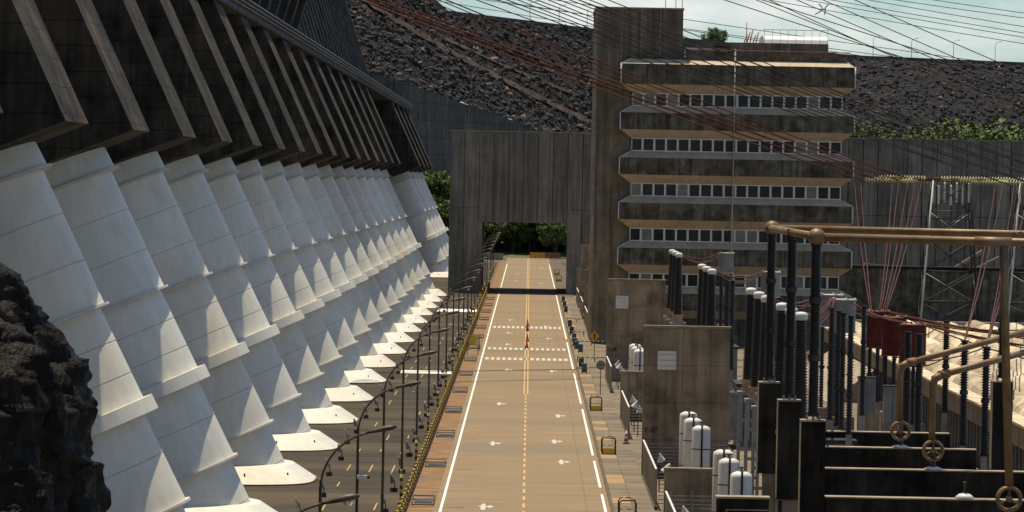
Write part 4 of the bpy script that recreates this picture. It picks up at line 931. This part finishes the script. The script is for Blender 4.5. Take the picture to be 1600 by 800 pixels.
for i, px in enumerate((1376, 1399, 1434, 1490, 1530, 1403, 1465)):
    p = at(px, 281, 475); o = MB().tube([(-.55,0,0), (-.2,0,.12), (.2,0,.12), (.55,0,0), (.2,0,-.1), (-.2,0,-.1)], .07, 6).build('corona_ring', 'rust'); o.location = (p.x, p.y, 19.15); tag(o, 'rusty corona ring clamped on a yellow insulator string', 'ring', 'corona rings on the strings')
# crest lamps
for i, (px, pyb) in enumerate(((1420, 92), (1487, 95), (1550, 97), (825, 40), (870, 44), (916, 50), (1360, 90))):
    b = None
    for q in range(400):
        c_ = lerp_line(cr_pts, q/400)
        v = c_-Vector((0,0,CAMZ)); sx = 800+FPX*v.dot(cr)/v.dot(fwd)
        if sx >= px: b = c_; break
    t = thing('crest_lamp', 'slender lamp post standing on the rockfill dam crest', 'street lamp', b+Vector((0,1.5,.74)), 'lamp posts on the dam crest'); s_ = b.y/1490
    MB().tube([(0,0,-.1), (0,0,5.2*s_), (.3,0,6.0*s_), (1.4,0,6.3*s_)], [.10,.08,.07,.06], 5).build('pole', 'steel', t); MB().box(1.2, 2.0, -.15, .15, 6.22*s_, 6.42*s_).build('lamp_head', 'steel', t)
# ================================================================== TREES
def tree_mesh(seed, R, Hc, ncl, nleaf, ls):
    r = random.Random(seed); mb = MB()
    for q in range(ncl):
        th = r.uniform(0, 6.28); u = r.random()**.45; zz = r.uniform(-1, 1); rr = (1-zz*zz)**.5
        c = Vector((math.cos(th)*rr*R*u, math.sin(th)*rr*R*u, zz*Hc*u)); cs = r.uniform(.16, .34)*R
        for l in range(nleaf):
            d = Vector((r.gauss(0,1), r.gauss(0,1), r.gauss(0,1))).normalized()*cs*r.random()**.5; d.z *= .75; p = c+d; nn = (d.normalized()*.6+Vector((r.gauss(0,.5), r.gauss(0,.5), r.gauss(0,.5)+.4))).normalized()
            a = nn.cross(Vector((r.random(), r.random(), r.random()))).normalized(); b = nn.cross(a); s = ls*r.uniform(.6, 1.3)
            mb.add([p-a*s, p-b*s*.6, p+a*s, p+b*s*.6], [(0,1,2,3)])
    return mb.mesh('crown', 'leaf')
crowns = [tree_mesh(3, 3.6, 3.0, 70, 90, .19), tree_mesh(8, 3.4, 3.6, 70, 90, .19), tree_mesh(17, 4.2, 2.8, 80, 85, .2)]
tr = MB().tube([(0,0,-.6), (.1,0,1.5), (0,.1,3.2), (.2,0,5.0)], [.28,.22,.17,.09], 7)
for q in range(5):
    an = q*1.26; tr.tube([(0,0,2.4+.4*q), (math.cos(an)*1.1, math.sin(an)*1.1, 3.6+.4*q), (math.cos(an)*2.1, math.sin(an)*2.1, 4.4+.45*q)], [.10,.07,.03], 5)
trm = tr.mesh('trunk', 'bark'); fine_crowns = [tree_mesh(5, 3.7, 2.9, 120, 110, .14), tree_mesh(23, 3.9, 2.6, 120, 110, .14)]
def tree(p, s, k, label, grp, zs=1.0, fine=False):
    t = thing('tree', label, 'tree', p, grp); a = link('trunk', trm, t); b = link('crown', fine_crowns[k%2] if fine else crowns[k%3], t, (0, 0, 5.6), (0, 0, rnd.uniform(0, 6.28)))
    t.scale = (s, s, s*zs); return t
for i in range(46):
    X = 50+i*3.0+rnd.uniform(-2, 2); Y = 800+rnd.uniform(0, 30) if i % 2 else 815+rnd.uniform(0, 20); top = 292+5*(X/150)-rnd.uniform(83, 103)
    zt = CAMZ+(292+ (X*7200/Y)*.0192*0 - 192 + rnd.uniform(-8, 10))*Y/7200+ .0*Y; zt = CAMZ+ (rnd.uniform(92, 118))*Y/7200
    tree((X, Y, -.1), zt/8.9, i, 'leafy green tree behind the panel wall below the rockfill slope', 'trees behind the panel wall', fine=True)
for i in range(34):
    X = rnd.uniform(-16, 14); Y = 1097+max(0, (X+16)*.55)+rnd.uniform(0, 26)
    if -7 < X < 5 and Y < 1112: Y += 12
    tree((X, Y, -.2), rnd.uniform(1.2, 1.75), i, 'dark green tree in the wood seen through the gateway', 'trees beyond the gateway')
p = at(868, 404, 1092); tree((p.x, 1092, -.05), 1.02, 2, 'bright spreading tree on grass just beyond the gateway', None)
for i in range(9):
    Y = 1006+rnd.uniform(0, 45); p = at(rnd.uniform(664, 712), 300, Y); tree((p.x, Y, -.1), rnd.uniform(1.35, 2.35), i+1, 'green tree between the last penstock and the gateway wall', 'trees between penstocks and gateway')
p = lerp_line(cr_pts, .755)
for q in range(400):
    c_ = lerp_line(cr_pts, q/400); v = c_-Vector((0,0,CAMZ))
    if 800+FPX*v.dot(cr)/v.dot(fwd) >= 1113: break
tree(c_+Vector((0, 12, -3.0)), .95, 2, 'single small tree on the dam crest above the office roof', None)
# barriers at the far end of the road
fb = thing('road_barrier', 'orange barrier boards closing the road end beyond the gateway', 'barrier', (2, 1068, 0))
for q in range(6): MB().box(-1.6+1.15*q, -.5+1.15*q, -.1, .1, .25, 1.55).build('board', 'amber' if q < 3 else 'rust', fb)
for q in range(7): MB().box(-1.66+1.15*q, -1.54+1.15*q, -.1, .1, -.05, 1.6).build('post', 'steel', fb)
dw = thing('boundary_wall', 'low pale wall closing the yard beyond the gateway', 'wall', (-8, 1052, 0))
MB().box(-20, 2.2, -.3, .3, -.1, 1.3).build('wall', 'tan', dw); MB().box(-20, 2.3, -.36, .36, 1.302, 1.42).build('coping', 'edge', dw)
